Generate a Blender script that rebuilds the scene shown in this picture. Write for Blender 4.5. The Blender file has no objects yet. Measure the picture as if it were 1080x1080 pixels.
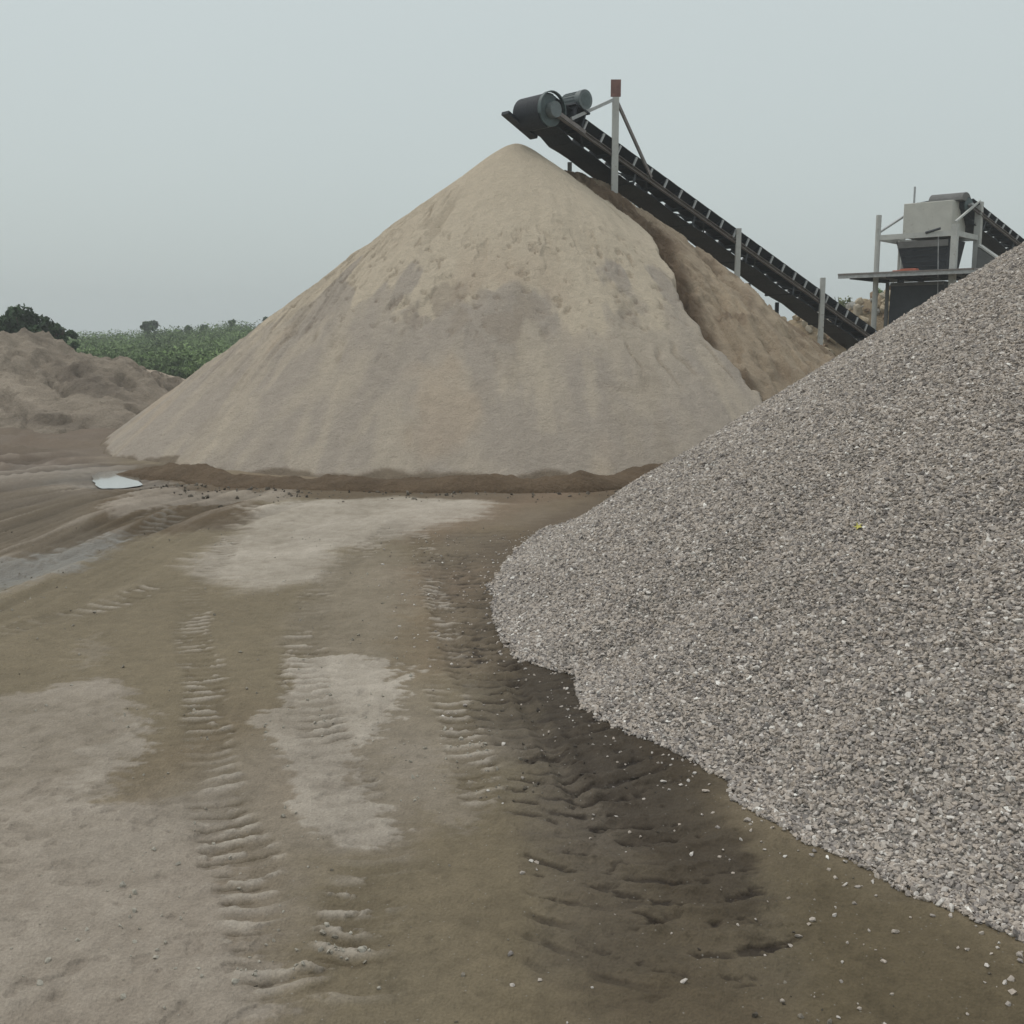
import bpy, bmesh, math, random
import numpy as np
from mathutils import Vector, Matrix

# ------------------------------------------------------------------ camera, world, sun, exposure
S = bpy.context.scene
C = bpy.context.collection
FPX, PITCH, CAMH = 1150.0, math.radians(8.65), 2.0
cam = bpy.data.objects.new('camera', bpy.data.cameras.new('camera'))
C.objects.link(cam)
cam.data.sensor_width = 36.0
cam.data.lens = 36.0 * FPX / 1080.0
cam.data.clip_start, cam.data.clip_end = 0.05, 3000
cam.location = (0, 0, CAMH)
cam.rotation_euler = (math.radians(90) - PITCH, 0, 0)
S.camera = cam

SUN_EL, SUN_AZ = math.radians(58), math.radians(-70)      # azimuth measured from +Y towards +X
world = bpy.data.worlds.new('World')
S.world = world
world.use_nodes = True
nt = world.node_tree
nt.nodes.clear()
def N(tree, kind, **kw):
    n = tree.nodes.new(kind)
    for k, v in kw.items():
        setattr(n, k, v)
    return n
out = N(nt, 'ShaderNodeOutputWorld')
sky = N(nt, 'ShaderNodeTexSky')
sky.sky_type = 'NISHITA'
sky.sun_disc = False
sky.sun_elevation = SUN_EL
sky.sun_rotation = SUN_AZ
sky.air_density, sky.dust_density = 1.5, 4.0
bg1 = N(nt, 'ShaderNodeBackground'); bg1.inputs[1].default_value = 0.09
bg2 = N(nt, 'ShaderNodeBackground'); bg2.inputs[1].default_value = 1.0
tc = N(nt, 'ShaderNodeTexCoord')
sep = N(nt, 'ShaderNodeSeparateXYZ')
ramp = N(nt, 'ShaderNodeValToRGB')
cr = ramp.color_ramp
cr.elements[0].position = 0.0;  cr.elements[0].color = (0.560, 0.632, 0.632, 1)
cr.elements[1].position = 1.0;  cr.elements[1].color = (1.0, 1.03, 1.04, 1)
for pos, c in ((0.06, (0.565, 0.638, 0.638)), (0.16, (0.600, 0.672, 0.672)), (0.32, (0.635, 0.705, 0.705)), (0.55, (0.80, 0.86, 0.855))):
    e = cr.elements.new(pos); e.color = (*c, 1)
noi = N(nt, 'ShaderNodeTexNoise'); noi.inputs['Scale'].default_value = 1.3; noi.inputs['Detail'].default_value = 3
mul = N(nt, 'ShaderNodeMath', operation='MULTIPLY_ADD'); mul.inputs[1].default_value = 0.16
sub = N(nt, 'ShaderNodeMath', operation='SUBTRACT'); sub.inputs[1].default_value = 0.08
mixs = N(nt, 'ShaderNodeMixShader'); mixs.inputs[0].default_value = 0.88
L = nt.links.new
L(tc.outputs['Generated'], sep.inputs[0]); L(tc.outputs['Generated'], noi.inputs['Vector'])
L(noi.outputs['Fac'], mul.inputs[0]); L(sep.outputs['Z'], mul.inputs[2]); L(mul.outputs[0], sub.inputs[0])
L(sub.outputs[0], ramp.inputs[0]); L(ramp.outputs[0], bg2.inputs[0])
L(sky.outputs[0], bg1.inputs[0])
L(bg1.outputs[0], mixs.inputs[1]); L(bg2.outputs[0], mixs.inputs[2]); L(mixs.outputs[0], out.inputs[0])

sun = bpy.data.objects.new('sun', bpy.data.lights.new('sun', 'SUN'))
C.objects.link(sun)
sun.data.energy = 0.9
sun.data.angle = math.radians(16)
sun.data.color = (1.0, 0.95, 0.86)
sd = Vector((math.sin(SUN_AZ) * math.cos(SUN_EL), math.cos(SUN_AZ) * math.cos(SUN_EL), math.sin(SUN_EL)))
sun.rotation_euler = (-sd).to_track_quat('-Z', 'Y').to_euler()

S.view_settings.view_transform = 'Standard'
S.view_settings.look = 'None'
S.view_settings.exposure = 0.0
S.view_settings.gamma = 1.0
S.view_settings.use_curve_mapping = False
S.render.engine = 'CYCLES'
S.cycles.max_bounces = 6
S.cycles.volume_bounces = 0
S.cycles.use_denoising = True

# ------------------------------------------------------------------ helpers
rng = np.random.default_rng(7)
random.seed(7)

def ray(u, v):
    a, b = (u - 540) / FPX, (540 - v) / FPX
    return np.array([a, math.cos(PITCH) + math.sin(PITCH) * b, -math.sin(PITCH) + math.cos(PITCH) * b])
def gnd(u, v, z=0.0):
    d = ray(u, v); t = (z - CAMH) / d[2]
    return (d * t + np.array([0, 0, CAMH]))[:2]
def at(u, v, Y):
    d = ray(u, v); t = Y / d[1]
    return Vector(d * t + np.array([0, 0, CAMH]))

def alb(r, g, b, k=0.95):
    c = np.array([r, g, b]) / 255.0; c = c.mean() + (c - c.mean()) * 0.95
    lin = np.where(c <= 0.04045, c / 12.92, ((c + 0.055) / 1.055) ** 2.4)
    return lin / k * np.array([1.21, 1.15, 1.10])

def _h(ix, iy, seed):
    n = (ix.astype(np.int64) * 374761393 + iy.astype(np.int64) * 668265263 + seed * 974711) & 0xffffffff
    n = ((n ^ (n >> 13)) * 1274126177) & 0xffffffff
    n = n ^ (n >> 16)
    return (n & 0xffff) / 65535.0
def vnoise(x, y, seed=0):
    x = np.asarray(x, float); y = np.asarray(y, float)
    ix = np.floor(x); iy = np.floor(y); fx = x - ix; fy = y - iy
    fx = fx * fx * (3 - 2 * fx); fy = fy * fy * (3 - 2 * fy)
    ix = ix.astype(np.int64); iy = iy.astype(np.int64)
    a = _h(ix, iy, seed); b = _h(ix + 1, iy, seed); c = _h(ix, iy + 1, seed); d = _h(ix + 1, iy + 1, seed)
    return (a * (1 - fx) + b * fx) * (1 - fy) + (c * (1 - fx) + d * fx) * fy
def fbm(x, y, seed=0, octv=4, gain=0.5):
    s = 0; a = 1; t = 0
    ca, sa = math.cos(0.6), math.sin(0.6)
    for o in range(octv):
        s = s + a * vnoise(x, y, seed + 17 * o); t += a; a *= gain
        x, y = (x * ca - y * sa) * 2.03 + 5.1, (x * sa + y * ca) * 2.03 - 3.7
    return s / t - 0.5                                   # about -0.5 .. 0.5
def sstep(a, b, x):
    t = np.clip((x - a) / (b - a), 0, 1)
    return t * t * (3 - 2 * t)
def poly_sd(px, py, poly):
    """signed distance, negative inside"""
    P = np.asarray(poly, float); n = len(P)
    d = np.full(px.shape, 1e18); ins = np.zeros(px.shape, bool)
    for i in range(n):
        ax, ay = P[i]; bx, by = P[(i + 1) % n]
        ex, ey = bx - ax, by - ay
        t = np.clip(((px - ax) * ex + (py - ay) * ey) / (ex * ex + ey * ey + 1e-12), 0, 1)
        d = np.minimum(d, (px - ax - t * ex) ** 2 + (py - ay - t * ey) ** 2)
        c = ((ay > py) != (by > py)) & (px < (bx - ax) * (py - ay) / (by - ay + 1e-12) + ax)
        ins ^= c
    d = np.sqrt(d)
    return np.where(ins, -d, d)
def path_st(px, py, path):
    """arc length s and signed lateral t of the nearest point of a polyline"""
    P = np.asarray(path, float)
    best = np.full(px.shape, 1e18); s = np.zeros(px.shape); t_ = np.zeros(px.shape); acc = 0
    for i in range(len(P) - 1):
        a, b = P[i], P[i + 1]; e = b - a; l = math.hypot(*e)
        t = np.clip(((px - a[0]) * e[0] + (py - a[1]) * e[1]) / (l * l), 0, 1)
        dx = px - a[0] - t * e[0]; dy = py - a[1] - t * e[1]
        d = dx * dx + dy * dy
        m = d < best
        best = np.where(m, d, best)
        s = np.where(m, acc + t * l, s)
        t_ = np.where(m, np.sign(e[0] * dy - e[1] * dx) * np.sqrt(d), t_)
        acc += l
    return s, t_
def smooth_path(pts, n=6):
    P = [np.array(p, float) for p in pts]
    P = [2 * P[0] - P[1]] + P + [2 * P[-1] - P[-2]]
    o = []
    for i in range(1, len(P) - 2):
        for k in range(n):
            t = k / n
            o.append(0.5 * ((2 * P[i]) + (-P[i - 1] + P[i + 1]) * t + (2 * P[i - 1] - 5 * P[i] + 4 * P[i + 1] - P[i + 2]) * t * t
                            + (-P[i - 1] + 3 * P[i] - 3 * P[i + 1] + P[i + 2]) * t ** 3))
    o.append(P[-2]); return np.array(o)

def link(name, me, mat=None, parent=None, smooth=False):
    o = bpy.data.objects.new(name, me); C.objects.link(o)
    if mat is not None and not me.materials: me.materials.append(mat)
    if parent is not None: o.parent = parent
    if smooth: me.shade_smooth()
    return o
def tag(o, label=None, cat=None, group=None, kind=None):
    if label: o['label'] = label
    if cat: o['category'] = cat
    if group: o['group'] = group
    if kind: o['kind'] = kind
    return o
def empty(name, loc, label=None, cat=None, group=None):
    o = bpy.data.objects.new(name, None); C.objects.link(o); o.location = loc
    o.empty_display_size = 0.3
    return tag(o, label, cat, group)
def mesh_np(name, V, F):
    """V (n,3), F (m,k) all faces same size"""
    me = bpy.data.meshes.new(name)
    V = np.ascontiguousarray(V, np.float32); F = np.ascontiguousarray(F, np.int32)
    k = F.shape[1]
    me.vertices.add(len(V)); me.vertices.foreach_set('co', V.ravel())
    me.loops.add(F.size); me.loops.foreach_set('vertex_index', F.ravel())
    me.polygons.add(len(F)); me.polygons.foreach_set('loop_start', np.arange(0, F.size, k, dtype=np.int32))
    try: me.polygons.foreach_set('loop_total', np.full(len(F), k, np.int32))
    except Exception: pass
    me.update(calc_edges=True); me.validate()
    return me
def set_col(me, name, rgb):
    a = me.color_attributes.new(name, 'FLOAT_COLOR', 'POINT')
    c = np.ones((len(rgb), 4), np.float32); c[:, :3] = rgb
    a.data.foreach_set('color', c.ravel())
def set_f(me, name, v):
    a = me.attributes.new(name, 'FLOAT', 'POINT'); a.data.foreach_set('value', np.asarray(v, np.float32).ravel())
def grid_faces(nr, nc, wrap=False):
    i = np.arange(nr - 1)[:, None]; j = np.arange(nc if wrap else nc - 1)[None, :]
    j2 = (j + 1) % nc
    a = i * nc + j; b = i * nc + j2; c = (i + 1) * nc + j2; d = (i + 1) * nc + j
    return np.stack([a, b, c, d], -1).reshape(-1, 4)

class MB:
    """collects simple solids, linked as one mesh"""
    def __init__(s): s.V = []; s.F = []
    def add(s, vs, fs):
        k = len(s.V); s.V += [tuple(v) for v in vs]; s.F += [tuple(i + k for i in f) for f in fs]; return s
    def hull(s, P8):       # 8 points: bottom 4 ccw, top 4 ccw
        return s.add(P8, [(3, 2, 1, 0), (4, 5, 6, 7), (0, 1, 5, 4), (1, 2, 6, 5), (2, 3, 7, 6), (3, 0, 4, 7)])
    def box(s, M, c, d):
        """axis box in the frame M (Matrix 4x4); c centre, d full dimensions"""
        h = [x / 2 for x in d]
        P = [M @ Vector((c[0] + sx * h[0], c[1] + sy * h[1], c[2] + sz * h[2])) for sz in (-1, 1) for sx, sy in ((-1, -1), (1, -1), (1, 1), (-1, 1))]
        return s.hull(P)
    def bar(s, a, b, w, h=None, up=(0, 0, 1)):
        a, b = Vector(a), Vector(b); h = h or w
        z = (b - a).normalized(); x = z.cross(Vector(up))
        if x.length < 1e-3: x = z.cross(Vector((1, 0, 0)))
        x.normalize(); y = x.cross(z)
        P = [p + x * sx * w / 2 + y * sy * h / 2 for p in (a, b) for sx, sy in ((-1, -1), (1, -1), (1, 1), (-1, 1))]
        return s.hull(P)
    def tube(s, a, b, r, n=16, r2=None):
        a, b = Vector(a), Vector(b); r2 = r if r2 is None else r2
        z = (b - a).normalized(); x = z.cross(Vector((0, 0, 1)))
        if x.length < 1e-3: x = Vector((1, 0, 0))
        x.normalize(); y = z.cross(x)
        P = []
        for p, rr in ((a, r), (b, r2)):
            P += [p + (x * math.cos(2 * math.pi * i / n) + y * math.sin(2 * math.pi * i / n)) * rr for i in range(n)]
        F = [(i, (i + 1) % n, n + (i + 1) % n, n + i) for i in range(n)] + [tuple(range(n))[::-1], tuple(range(n, 2 * n))]
        return s.add(P, F)
    def build(s, name, mat, parent=None, bevel=0.0, smooth=False):
        me = bpy.data.meshes.new(name); me.from_pydata(s.V, [], s.F); me.update()
        bm = bmesh.new(); bm.from_mesh(me); bmesh.ops.recalc_face_normals(bm, faces=bm.faces)
        if bevel: bmesh.ops.bevel(bm, geom=list(bm.edges), offset=bevel, segments=1, affect='EDGES', clamp_overlap=True)
        bm.to_mesh(me); bm.free()
        if smooth:
            me.shade_smooth()
            try: me.set_sharp_from_angle(angle=math.radians(40))
            except Exception: pass
        return link(name, me, mat, parent)

# ------------------------------------------------------------------ materials
def new_mat(name):
    m = bpy.data.materials.new(name); m.use_nodes = True
    t = m.node_tree; b = t.nodes['Principled BSDF']
    return m, t, b
def noise(t, scale, detail=4, rough=0.55, vec=None):
    n = N(t, 'ShaderNodeTexNoise'); n.inputs['Scale'].default_value = scale
    n.inputs['Detail'].default_value = detail; n.inputs['Roughness'].default_value = rough
    if vec is not None: t.links.new(vec, n.inputs['Vector'])
    return n.outputs['Fac']
def maprange(t, v, a, b, c, d):
    n = N(t, 'ShaderNodeMapRange'); t.links.new(v, n.inputs[0])
    for i, x in enumerate((a, b, c, d)): n.inputs[i + 1].default_value = x
    return n.outputs[0]
def mixc(t, fac, a, b, mode='MIX'):
    n = N(t, 'ShaderNodeMix', data_type='RGBA', blend_type=mode)
    for s, v in ((0, fac), (6, a), (7, b)):
        if hasattr(v, 'links') or hasattr(v, 'node'): t.links.new(v, n.inputs[s])
        elif s == 0: n.inputs[0].default_value = v
        else: n.inputs[s].default_value = (*v, 1)
    return n.outputs[2]
def bump(t, b, h, strength, dist, prev=None):
    n = N(t, 'ShaderNodeBump'); n.inputs['Strength'].default_value = strength; n.inputs['Distance'].default_value = dist
    t.links.new(h, n.inputs['Height'])
    if prev is not None: t.links.new(prev, n.inputs['Normal'])
    t.links.new(n.outputs[0], b.inputs['Normal']); return n.outputs[0]
def val3(t, v):      # scalar to grey colour
    n = N(t, 'ShaderNodeCombineColor')
    for i in range(3): t.links.new(v, n.inputs[i])
    return n.outputs[0]
def earth_mat(name, fine=60, mid=9, fstr=0.5, fd=0.006, rough=0.95, lo=0.86, hi=1.14, speck=0.0, wet=False):
    m, t, b = new_mat(name)
    at_ = N(t, 'ShaderNodeAttribute', attribute_name='Col')
    pos = N(t, 'ShaderNodeNewGeometry').outputs['Position']
    n1 = noise(t, fine, 5, 0.7, pos); n2 = noise(t, mid, 4, 0.6, pos)
    f = N(t, 'ShaderNodeMath', operation='MULTIPLY')
    t.links.new(maprange(t, n1, 0.3, 0.7, lo, hi), f.inputs[0]); t.links.new(maprange(t, n2, 0.3, 0.7, 0.93, 1.07), f.inputs[1])
    c = mixc(t, 1.0, at_.outputs['Color'], val3(t, f.outputs[0]), 'MULTIPLY')
    if speck:
        v = N(t, 'ShaderNodeTexVoronoi'); v.inputs['Scale'].default_value = 42; t.links.new(pos, v.inputs['Vector'])
        d = maprange(t, v.outputs['Distance'], 0.10, 0.17, speck, 0.0)
        rr = N(t, 'ShaderNodeMath', operation='MULTIPLY'); t.links.new(d, rr.inputs[0])
        sc = N(t, 'ShaderNodeSeparateColor'); t.links.new(v.outputs['Color'], sc.inputs[0])
        t.links.new(maprange(t, sc.outputs[0], 0.80, 0.82, 0, 1), rr.inputs[1])
        c = mixc(t, rr.outputs[0], c, (0.33, 0.31, 0.28))
    t.links.new(c, b.inputs['Base Color'])
    b.inputs['Specular IOR Level'].default_value = 0.25
    if wet:
        w = N(t, 'ShaderNodeAttribute', attribute_name='wet')
        t.links.new(maprange(t, w.outputs['Fac'], 0, 1, rough, 0.28), b.inputs['Roughness'])
        t.links.new(maprange(t, w.outputs['Fac'], 0, 1, 0.2, 0.55), b.inputs['Specular IOR Level'])
    else: b.inputs['Roughness'].default_value = rough
    p = bump(t, b, n1, fstr, fd)
    bump(t, b, noise(t, mid * 1.7, 6, 0.65, pos), fstr, fd * 4, p)
    return m
def paint_mat(name, col, rough=0.6, metal=0.0, var=0.25, rust=None, scale=3.0, rustamt=0.5):
    m, t, b = new_mat(name)
    co = N(t, 'ShaderNodeNewGeometry').outputs['Position']
    n1 = noise(t, scale, 6, 0.7, co); n2 = noise(t, scale * 7, 4, 0.6, co)
    f = maprange(t, n1, 0.3, 0.7, 1 - var, 1 + var * 0.6)
    c = mixc(t, 1.0, col, val3(t, f), 'MULTIPLY')
    if rust is not None:
        c = mixc(t, maprange(t, n2, 0.66 - 0.18 * rustamt, 0.76, 0, 0.8), c, rust)
    t.links.new(c, b.inputs['Base Color']); b.inputs['Roughness'].default_value = rough
    b.inputs['Metallic'].default_value = metal
    t.links.new(maprange(t, n2, 0.3, 0.7, max(rough - 0.15, 0.1), min(rough + 0.2, 1)), b.inputs['Roughness'])
    bump(t, b, n2, 0.25, 0.004)
    return m
RUST = (0.13, 0.065, 0.04)
M = dict(
    ground=earth_mat('ground_soil', fine=95, mid=14, fstr=0.9, fd=0.005, lo=0.80, hi=1.20, speck=0.5, wet=True),
    sand=earth_mat('quarry_dust', fine=34, mid=5, fstr=0.7, fd=0.02, lo=0.88, hi=1.12),
    spoil=earth_mat('spoil', fine=26, mid=4.0, fstr=0.8, fd=0.035, lo=0.80, hi=1.24),
    berm=earth_mat('moist_soil', fine=30, mid=6, fstr=0.8, fd=0.02, lo=0.8, hi=1.2),
    post=paint_mat('pale_steel', (0.47, 0.475, 0.45), 0.6, 0.0, 0.2, RUST, 2.0, 0.2),
    channel=paint_mat('brown_steel', (0.21, 0.19, 0.18), 0.6, 0.1, 0.3, RUST, 3.0, 0.6),
    rubber=paint_mat('belt_rubber', (0.012, 0.016, 0.024), 0.7, 0.0, 0.4, None, 5.0),
    dark=paint_mat('dark_steel', (0.020, 0.025, 0.034), 0.6, 0.2, 0.4, (0.08, 0.06, 0.05), 4.0, 0.3),
    bracket=paint_mat('grey_bracket', (0.42, 0.43, 0.43), 0.5, 0.1, 0.3, RUST, 8.0, 0.3),
    teal=paint_mat('teal_paint', (0.085, 0.115, 0.118), 0.5, 0.1, 0.3, (0.05, 0.05, 0.05), 6.0, 0.3),
    motor=paint_mat('motor_paint', (0.13, 0.155, 0.16), 0.45, 0.1, 0.25, (0.06, 0.06, 0.06), 6.0, 0.3),
    redplate=paint_mat('red_primer', (0.22, 0.12, 0.105), 0.85, 0.0, 0.3, None, 6.0),
    hopper=paint_mat('dusty_white_panel', (0.50, 0.495, 0.45), 0.8, 0.0, 0.14, (0.25, 0.22, 0.18), 1.5, 0.2),
    greydark=paint_mat('grey_black_panel', (0.040, 0.046, 0.054), 0.6, 0.1, 0.3, (0.10, 0.09, 0.08), 3.0, 0.3),
    greymid=paint_mat('dusty_grey', (0.15, 0.15, 0.145), 0.8, 0.0, 0.25, None, 3.0),
    cloth=paint_mat('orange_red', (0.42, 0.12, 0.07), 0.8, 0.0, 0.2, None, 5.0),
    bark=paint_mat('bark', (0.09, 0.07, 0.055), 0.95, 0.0, 0.3, None, 6.0),
    yellow=paint_mat('dry_yellow_leaf', (0.55, 0.50, 0.12), 0.8, 0.0, 0.15, None, 40.0),
)
def leaf_mat(name, c1, c2):
    m, t, b = new_mat(name)
    pos = N(t, 'ShaderNodeNewGeometry').outputs['Position']
    a = N(t, 'ShaderNodeAttribute', attribute_name='tone')
    c = mixc(t, a.outputs['Fac'], c1, c2)
    c = mixc(t, 1.0, c, val3(t, maprange(t, noise(t, 0.22, 3, 0.6, pos), 0.35, 0.65, 0.60, 1.35)), 'MULTIPLY')
    t.links.new(c, b.inputs['Base Color']); b.inputs['Roughness'].default_value = 0.7
    b.inputs['Specular IOR Level'].default_value = 0.2
    return m
M['leaf'] = leaf_mat('foliage', (0.075, 0.115, 0.045), (0.20, 0.28, 0.11))
M['leafdark'] = leaf_mat('dark_foliage', (0.035, 0.065, 0.034), (0.09, 0.15, 0.065))
M['leafpale'] = leaf_mat('pale_foliage', (0.10, 0.12, 0.055), (0.22, 0.24, 0.12))

def stone_mat(name, ramp_cols, attr_type='INSTANCER'):
    m, t, b = new_mat(name)
    a = N(t, 'ShaderNodeAttribute', attribute_name='tone', attribute_type=attr_type)
    r = N(t, 'ShaderNodeValToRGB'); el = r.color_ramp.elements
    r.color_ramp.interpolation = 'LINEAR'
    el[0].position, el[0].color = ramp_cols[0][0], (*ramp_cols[0][1], 1)
    el[1].position, el[1].color = ramp_cols[-1][0], (*ramp_cols[-1][1], 1)
    for p, c in ramp_cols[1:-1]:
        e = el.new(p); e.color = (*c, 1)
    t.links.new(a.outputs['Fac'], r.inputs[0])
    pos = N(t, 'ShaderNodeNewGeometry').outputs['Position']
    c = mixc(t, 1.0, r.outputs[0], val3(t, maprange(t, noise(t, 90, 3, 0.6, pos), 0.3, 0.7, 0.8, 1.15)), 'MULTIPLY')
    t.links.new(c, b.inputs['Base Color']); b.inputs['Roughness'].default_value = 0.75
    b.inputs['Specular IOR Level'].default_value = 0.35
    return m
GR = [(0.0, (0.13, 0.117, 0.11)), (0.22, (0.285, 0.255, 0.236)), (0.5, (0.40, 0.352, 0.308)), (0.72, (0.445, 0.382, 0.326)), (0.9, (0.55, 0.505, 0.465)), (0.965, (0.70, 0.66, 0.61)), (1.0, (0.86, 0.83, 0.78))]
M['gravel'] = stone_mat('crushed_granite', GR)
M['gravel_obj'] = stone_mat('crushed_granite_near', GR, 'GEOMETRY')
M['crumb'] = stone_mat('soil_crumbs', [(0.0, (0.055, 0.045, 0.035)), (0.3, (0.13, 0.11, 0.085)), (0.6, (0.28, 0.25, 0.205)), (1.0, (0.38, 0.35, 0.295))])
M['boulder'] = stone_mat('tan_boulder', [(0.0, (0.17, 0.11, 0.07)), (0.2, (0.36, 0.285, 0.18)), (0.7, (0.44, 0.37, 0.27)), (1.0, (0.32, 0.31, 0.28))], 'GEOMETRY')

# ------------------------------------------------------------------ ground
def W(px): return np.array([gnd(*q) for q in px])
TRK = [   # path (pixel foot points turned into ground points), half width, lug spacing, depth, kind
    (W([(505, 560), (500, 610), (530, 690), (600, 780), (690, 870), (735, 960), (745, 1080)]), 0.36, 0.155, 0.018, 'wet'),
    (W([(470, 580), (490, 650), (535, 740), (585, 830), (620, 930), (630, 1080)]), 0.24, 0.145, 0.012, 'damp'),
    (W([(250, 560), (205, 620), (210, 700), (225, 800), (255, 900), (300, 1080)]), 0.13, 0.110, 0.010, 'dry'),
    (W([(430, 545), (350, 610), (318, 700), (350, 800), (385, 900), (372, 1000), (350, 1080)]), 0.15, 0.125, 0.013, 'dry'),
    (W([(440, 560), (465, 640), (478, 720), (500, 800), (530, 880)]), 0.12, 0.115, 0.009, 'dry'),
    (W([(260, 520), (170, 545), (90, 580), (0, 618), (-160, 680)]), 0.33, 0.22, 0.018, 'slick'),
    (W([(190, 610), (90, 640), (20, 660), (-140, 710)]), 0.16, 0.14, 0.010, 'dry'),
]
TRK = [(smooth_path(p), w, sp, d, k) for p, w, sp, d, k in TRK]
RUT = smooth_path(W([(540, 715), (570, 770), (600, 820), (625, 870)]))
GFOOT_PX = [(640, 540), (575, 562), (545, 585), (520, 620), (535, 660), (565, 695), (622, 712), (626, 748), (700, 792), (770, 825), (800, 862), (850, 882), (905, 903), (1000, 950), (1080, 985)]
GC = np.array([9.5, 9.0]); GS = 0.655
_gf = W(GFOOT_PX); _gth = np.arctan2(_gf[:, 1] - GC[1], _gf[:, 0] - GC[0]); _gr = np.hypot(*(_gf - GC).T)
_gth = np.where(_gth < 0, _gth + 2 * np.pi, _gth); _o = np.argsort(_gth)
_gth, _gr = _gth[_o], _gr[_o]
def gravel_R(th):
    th = np.mod(th, 2 * np.pi)
    return np.interp(th, np.concatenate([[_gth[0] - 0.5], _gth, [_gth[-1] + 0.6]]), np.concatenate([[9.3], _gr, [9.4]]))
GRM = float(np.mean(_gr[2:]))
def gravel_h(x, y):
    dx, dy = x - GC[0], y - GC[1]; r = np.hypot(dx, dy); th = np.arctan2(dy, dx)
    d = gravel_R(th) - r
    ws = sstep(0.4, 3.2, d); d = d * (1 - ws) + (GRM - r) * ws
    d = d + fbm(x * 1.6, y * 1.6, 61, 3) * 0.16 * np.exp(-np.clip(d, 0, 9) / 1.2) + fbm(x * 5, y * 5, 62, 3) * 0.07 - 0.07
    z = GS * (d + np.sqrt(d * d + 0.03)) * 0.5 - 0.035
    z = np.where(d < -0.10, -0.10, z)
    top = GS * 9.45
    z = top - 0.4 - np.logaddexp(0, (top - 0.4 - z) / 0.25) * 0.25 + 0.0
    z = z + fbm(x * 0.6, y * 0.6, 63, 3) * 0.04 * sstep(0.3, 2.5, d)
    return z, d

pp = W([(97, 499), (112, 495), (131, 495), (147, 507), (136, 511), (118, 512.5), (103, 512)])
pp = smooth_path(list(pp) + [pp[0]], 7)[:-1]
pp = pp.mean(0) + (pp - pp.mean(0)) * (1 + 0.55 * fbm(pp[:, 0] * 2, pp[:, 1] * 2.5, 5, 3))[:, None]
C_BASE = alb(126, 118, 99); C_DRY = alb(155, 149, 139); C_DRY2 = alb(176, 171, 161); C_DARK = alb(78, 70, 56)
C_DAMP = alb(104, 95, 77); C_RED = alb(133, 116, 98); C_LEFT = alb(96, 88, 78); C_GREY = alb(122, 122, 117)
DRY = [  # polygon px, soft (m), amount, colour
    ([(-200, 745), (20, 738), (80, 725), (135, 730), (150, 790), (105, 850), (140, 850), (235, 825), (232, 890), (250, 960), (300, 1090), (-500, 1300), (-700, 900)], 0.10, 0.85, C_DRY),
    ([(300, 700), (350, 688), (405, 692), (408, 715), (440, 690), (412, 750), (385, 785), (402, 830), (432, 872), (400, 890), (360, 885), (330, 860), (310, 800), (262, 762), (300, 745)], 0.05, 0.95, C_DRY2),
    ([(212, 596), (240, 560), (270, 532), (330, 524), (520, 528), (500, 545), (440, 562), (350, 580), (330, 612), (270, 618)], 0.35, 0.85, C_DRY2),
    ([(330, 600), (420, 575), (440, 620), (400, 690), (300, 690)], 0.35, 0.35, C_DRY),
    ([(410, 775), (460, 770), (520, 850), (490, 870), (440, 830)], 0.10, 0.45, C_DRY),
    ([(150, 520), (300, 518), (300, 526), (200, 530), (120, 548), (110, 540)], 0.2, 0.7, C_DRY),
    ([(100, 790), (145, 765), (150, 800), (60, 850)], 0.06, 0.5, C_DRY2),
    ([(60, 690), (100, 660), (100, 690), (60, 720)], 0.08, 0.3, C_DRY),
]
DARKP = [
    ([(78, 489), (165, 489), (172, 516), (85, 519)], 0.2, 0.7, alb(86, 76, 63)),
    ([(120, 500), (300, 512), (540, 516), (720, 500), (720, 520), (560, 528), (300, 523), (140, 516)], 0.18, 0.75, alb(96, 84, 68)),
    ([(545, 560), (640, 520), (720, 500), (900, 500), (900, 620), (1200, 900), (1100, 985), (905, 905), (820, 900), (815, 960), (800, 1090), (560, 1090), (560, 960), (530, 820), (512, 690), (500, 600), (510, 575)], 0.22, 0.66, alb(68, 58, 45)),
    ([(600, 640), (640, 720), (760, 810), (815, 930), (800, 1000), (700, 940), (600, 800), (545, 700)], 0.06, 0.60, alb(52, 43, 33)),
    ([(560, 900), (1080, 1000), (1200, 1200), (500, 1200)], 0.30, 0.5, alb(92, 83, 65)),
    ([(450, 545), (560, 525), (690, 505), (640, 545), (540, 590), (505, 640), (440, 640), (430, 590)], 0.3, 0.55, alb(108, 95, 78)),
    ([(300, 1000), (330, 900), (430, 895), (470, 800), (560, 800), (620, 1200), (300, 1200)], 0.18, 0.75, alb(112, 104, 83)),
    ([(820, 880), (1080, 985), (1200, 1090), (850, 1090)], 0.15, 0.85, alb(99, 91, 72)),
    ([(-300, 470), (60, 480), (250, 530), (270, 532), (240, 556), (150, 560), (60, 600), (-300, 700)], 0.25, 0.70, C_LEFT),
    ([(-300, 380), (120, 380), (220, 440), (110, 490), (-300, 520)], 1.2, 0.8, alb(112, 102, 92)),
    ([(100, 520), (270, 525), (275, 540), (180, 560), (100, 560)], 0.25, 0.8, alb(92, 80, 62)),
    ([(480, 560), (560, 530), (700, 505), (560, 515), (450, 540), (440, 570)], 0.4, 0.5, C_RED),
    ([(430, 600), (500, 600), (510, 700), (440, 700)], 0.5, 0.5, C_RED),
]
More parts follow.
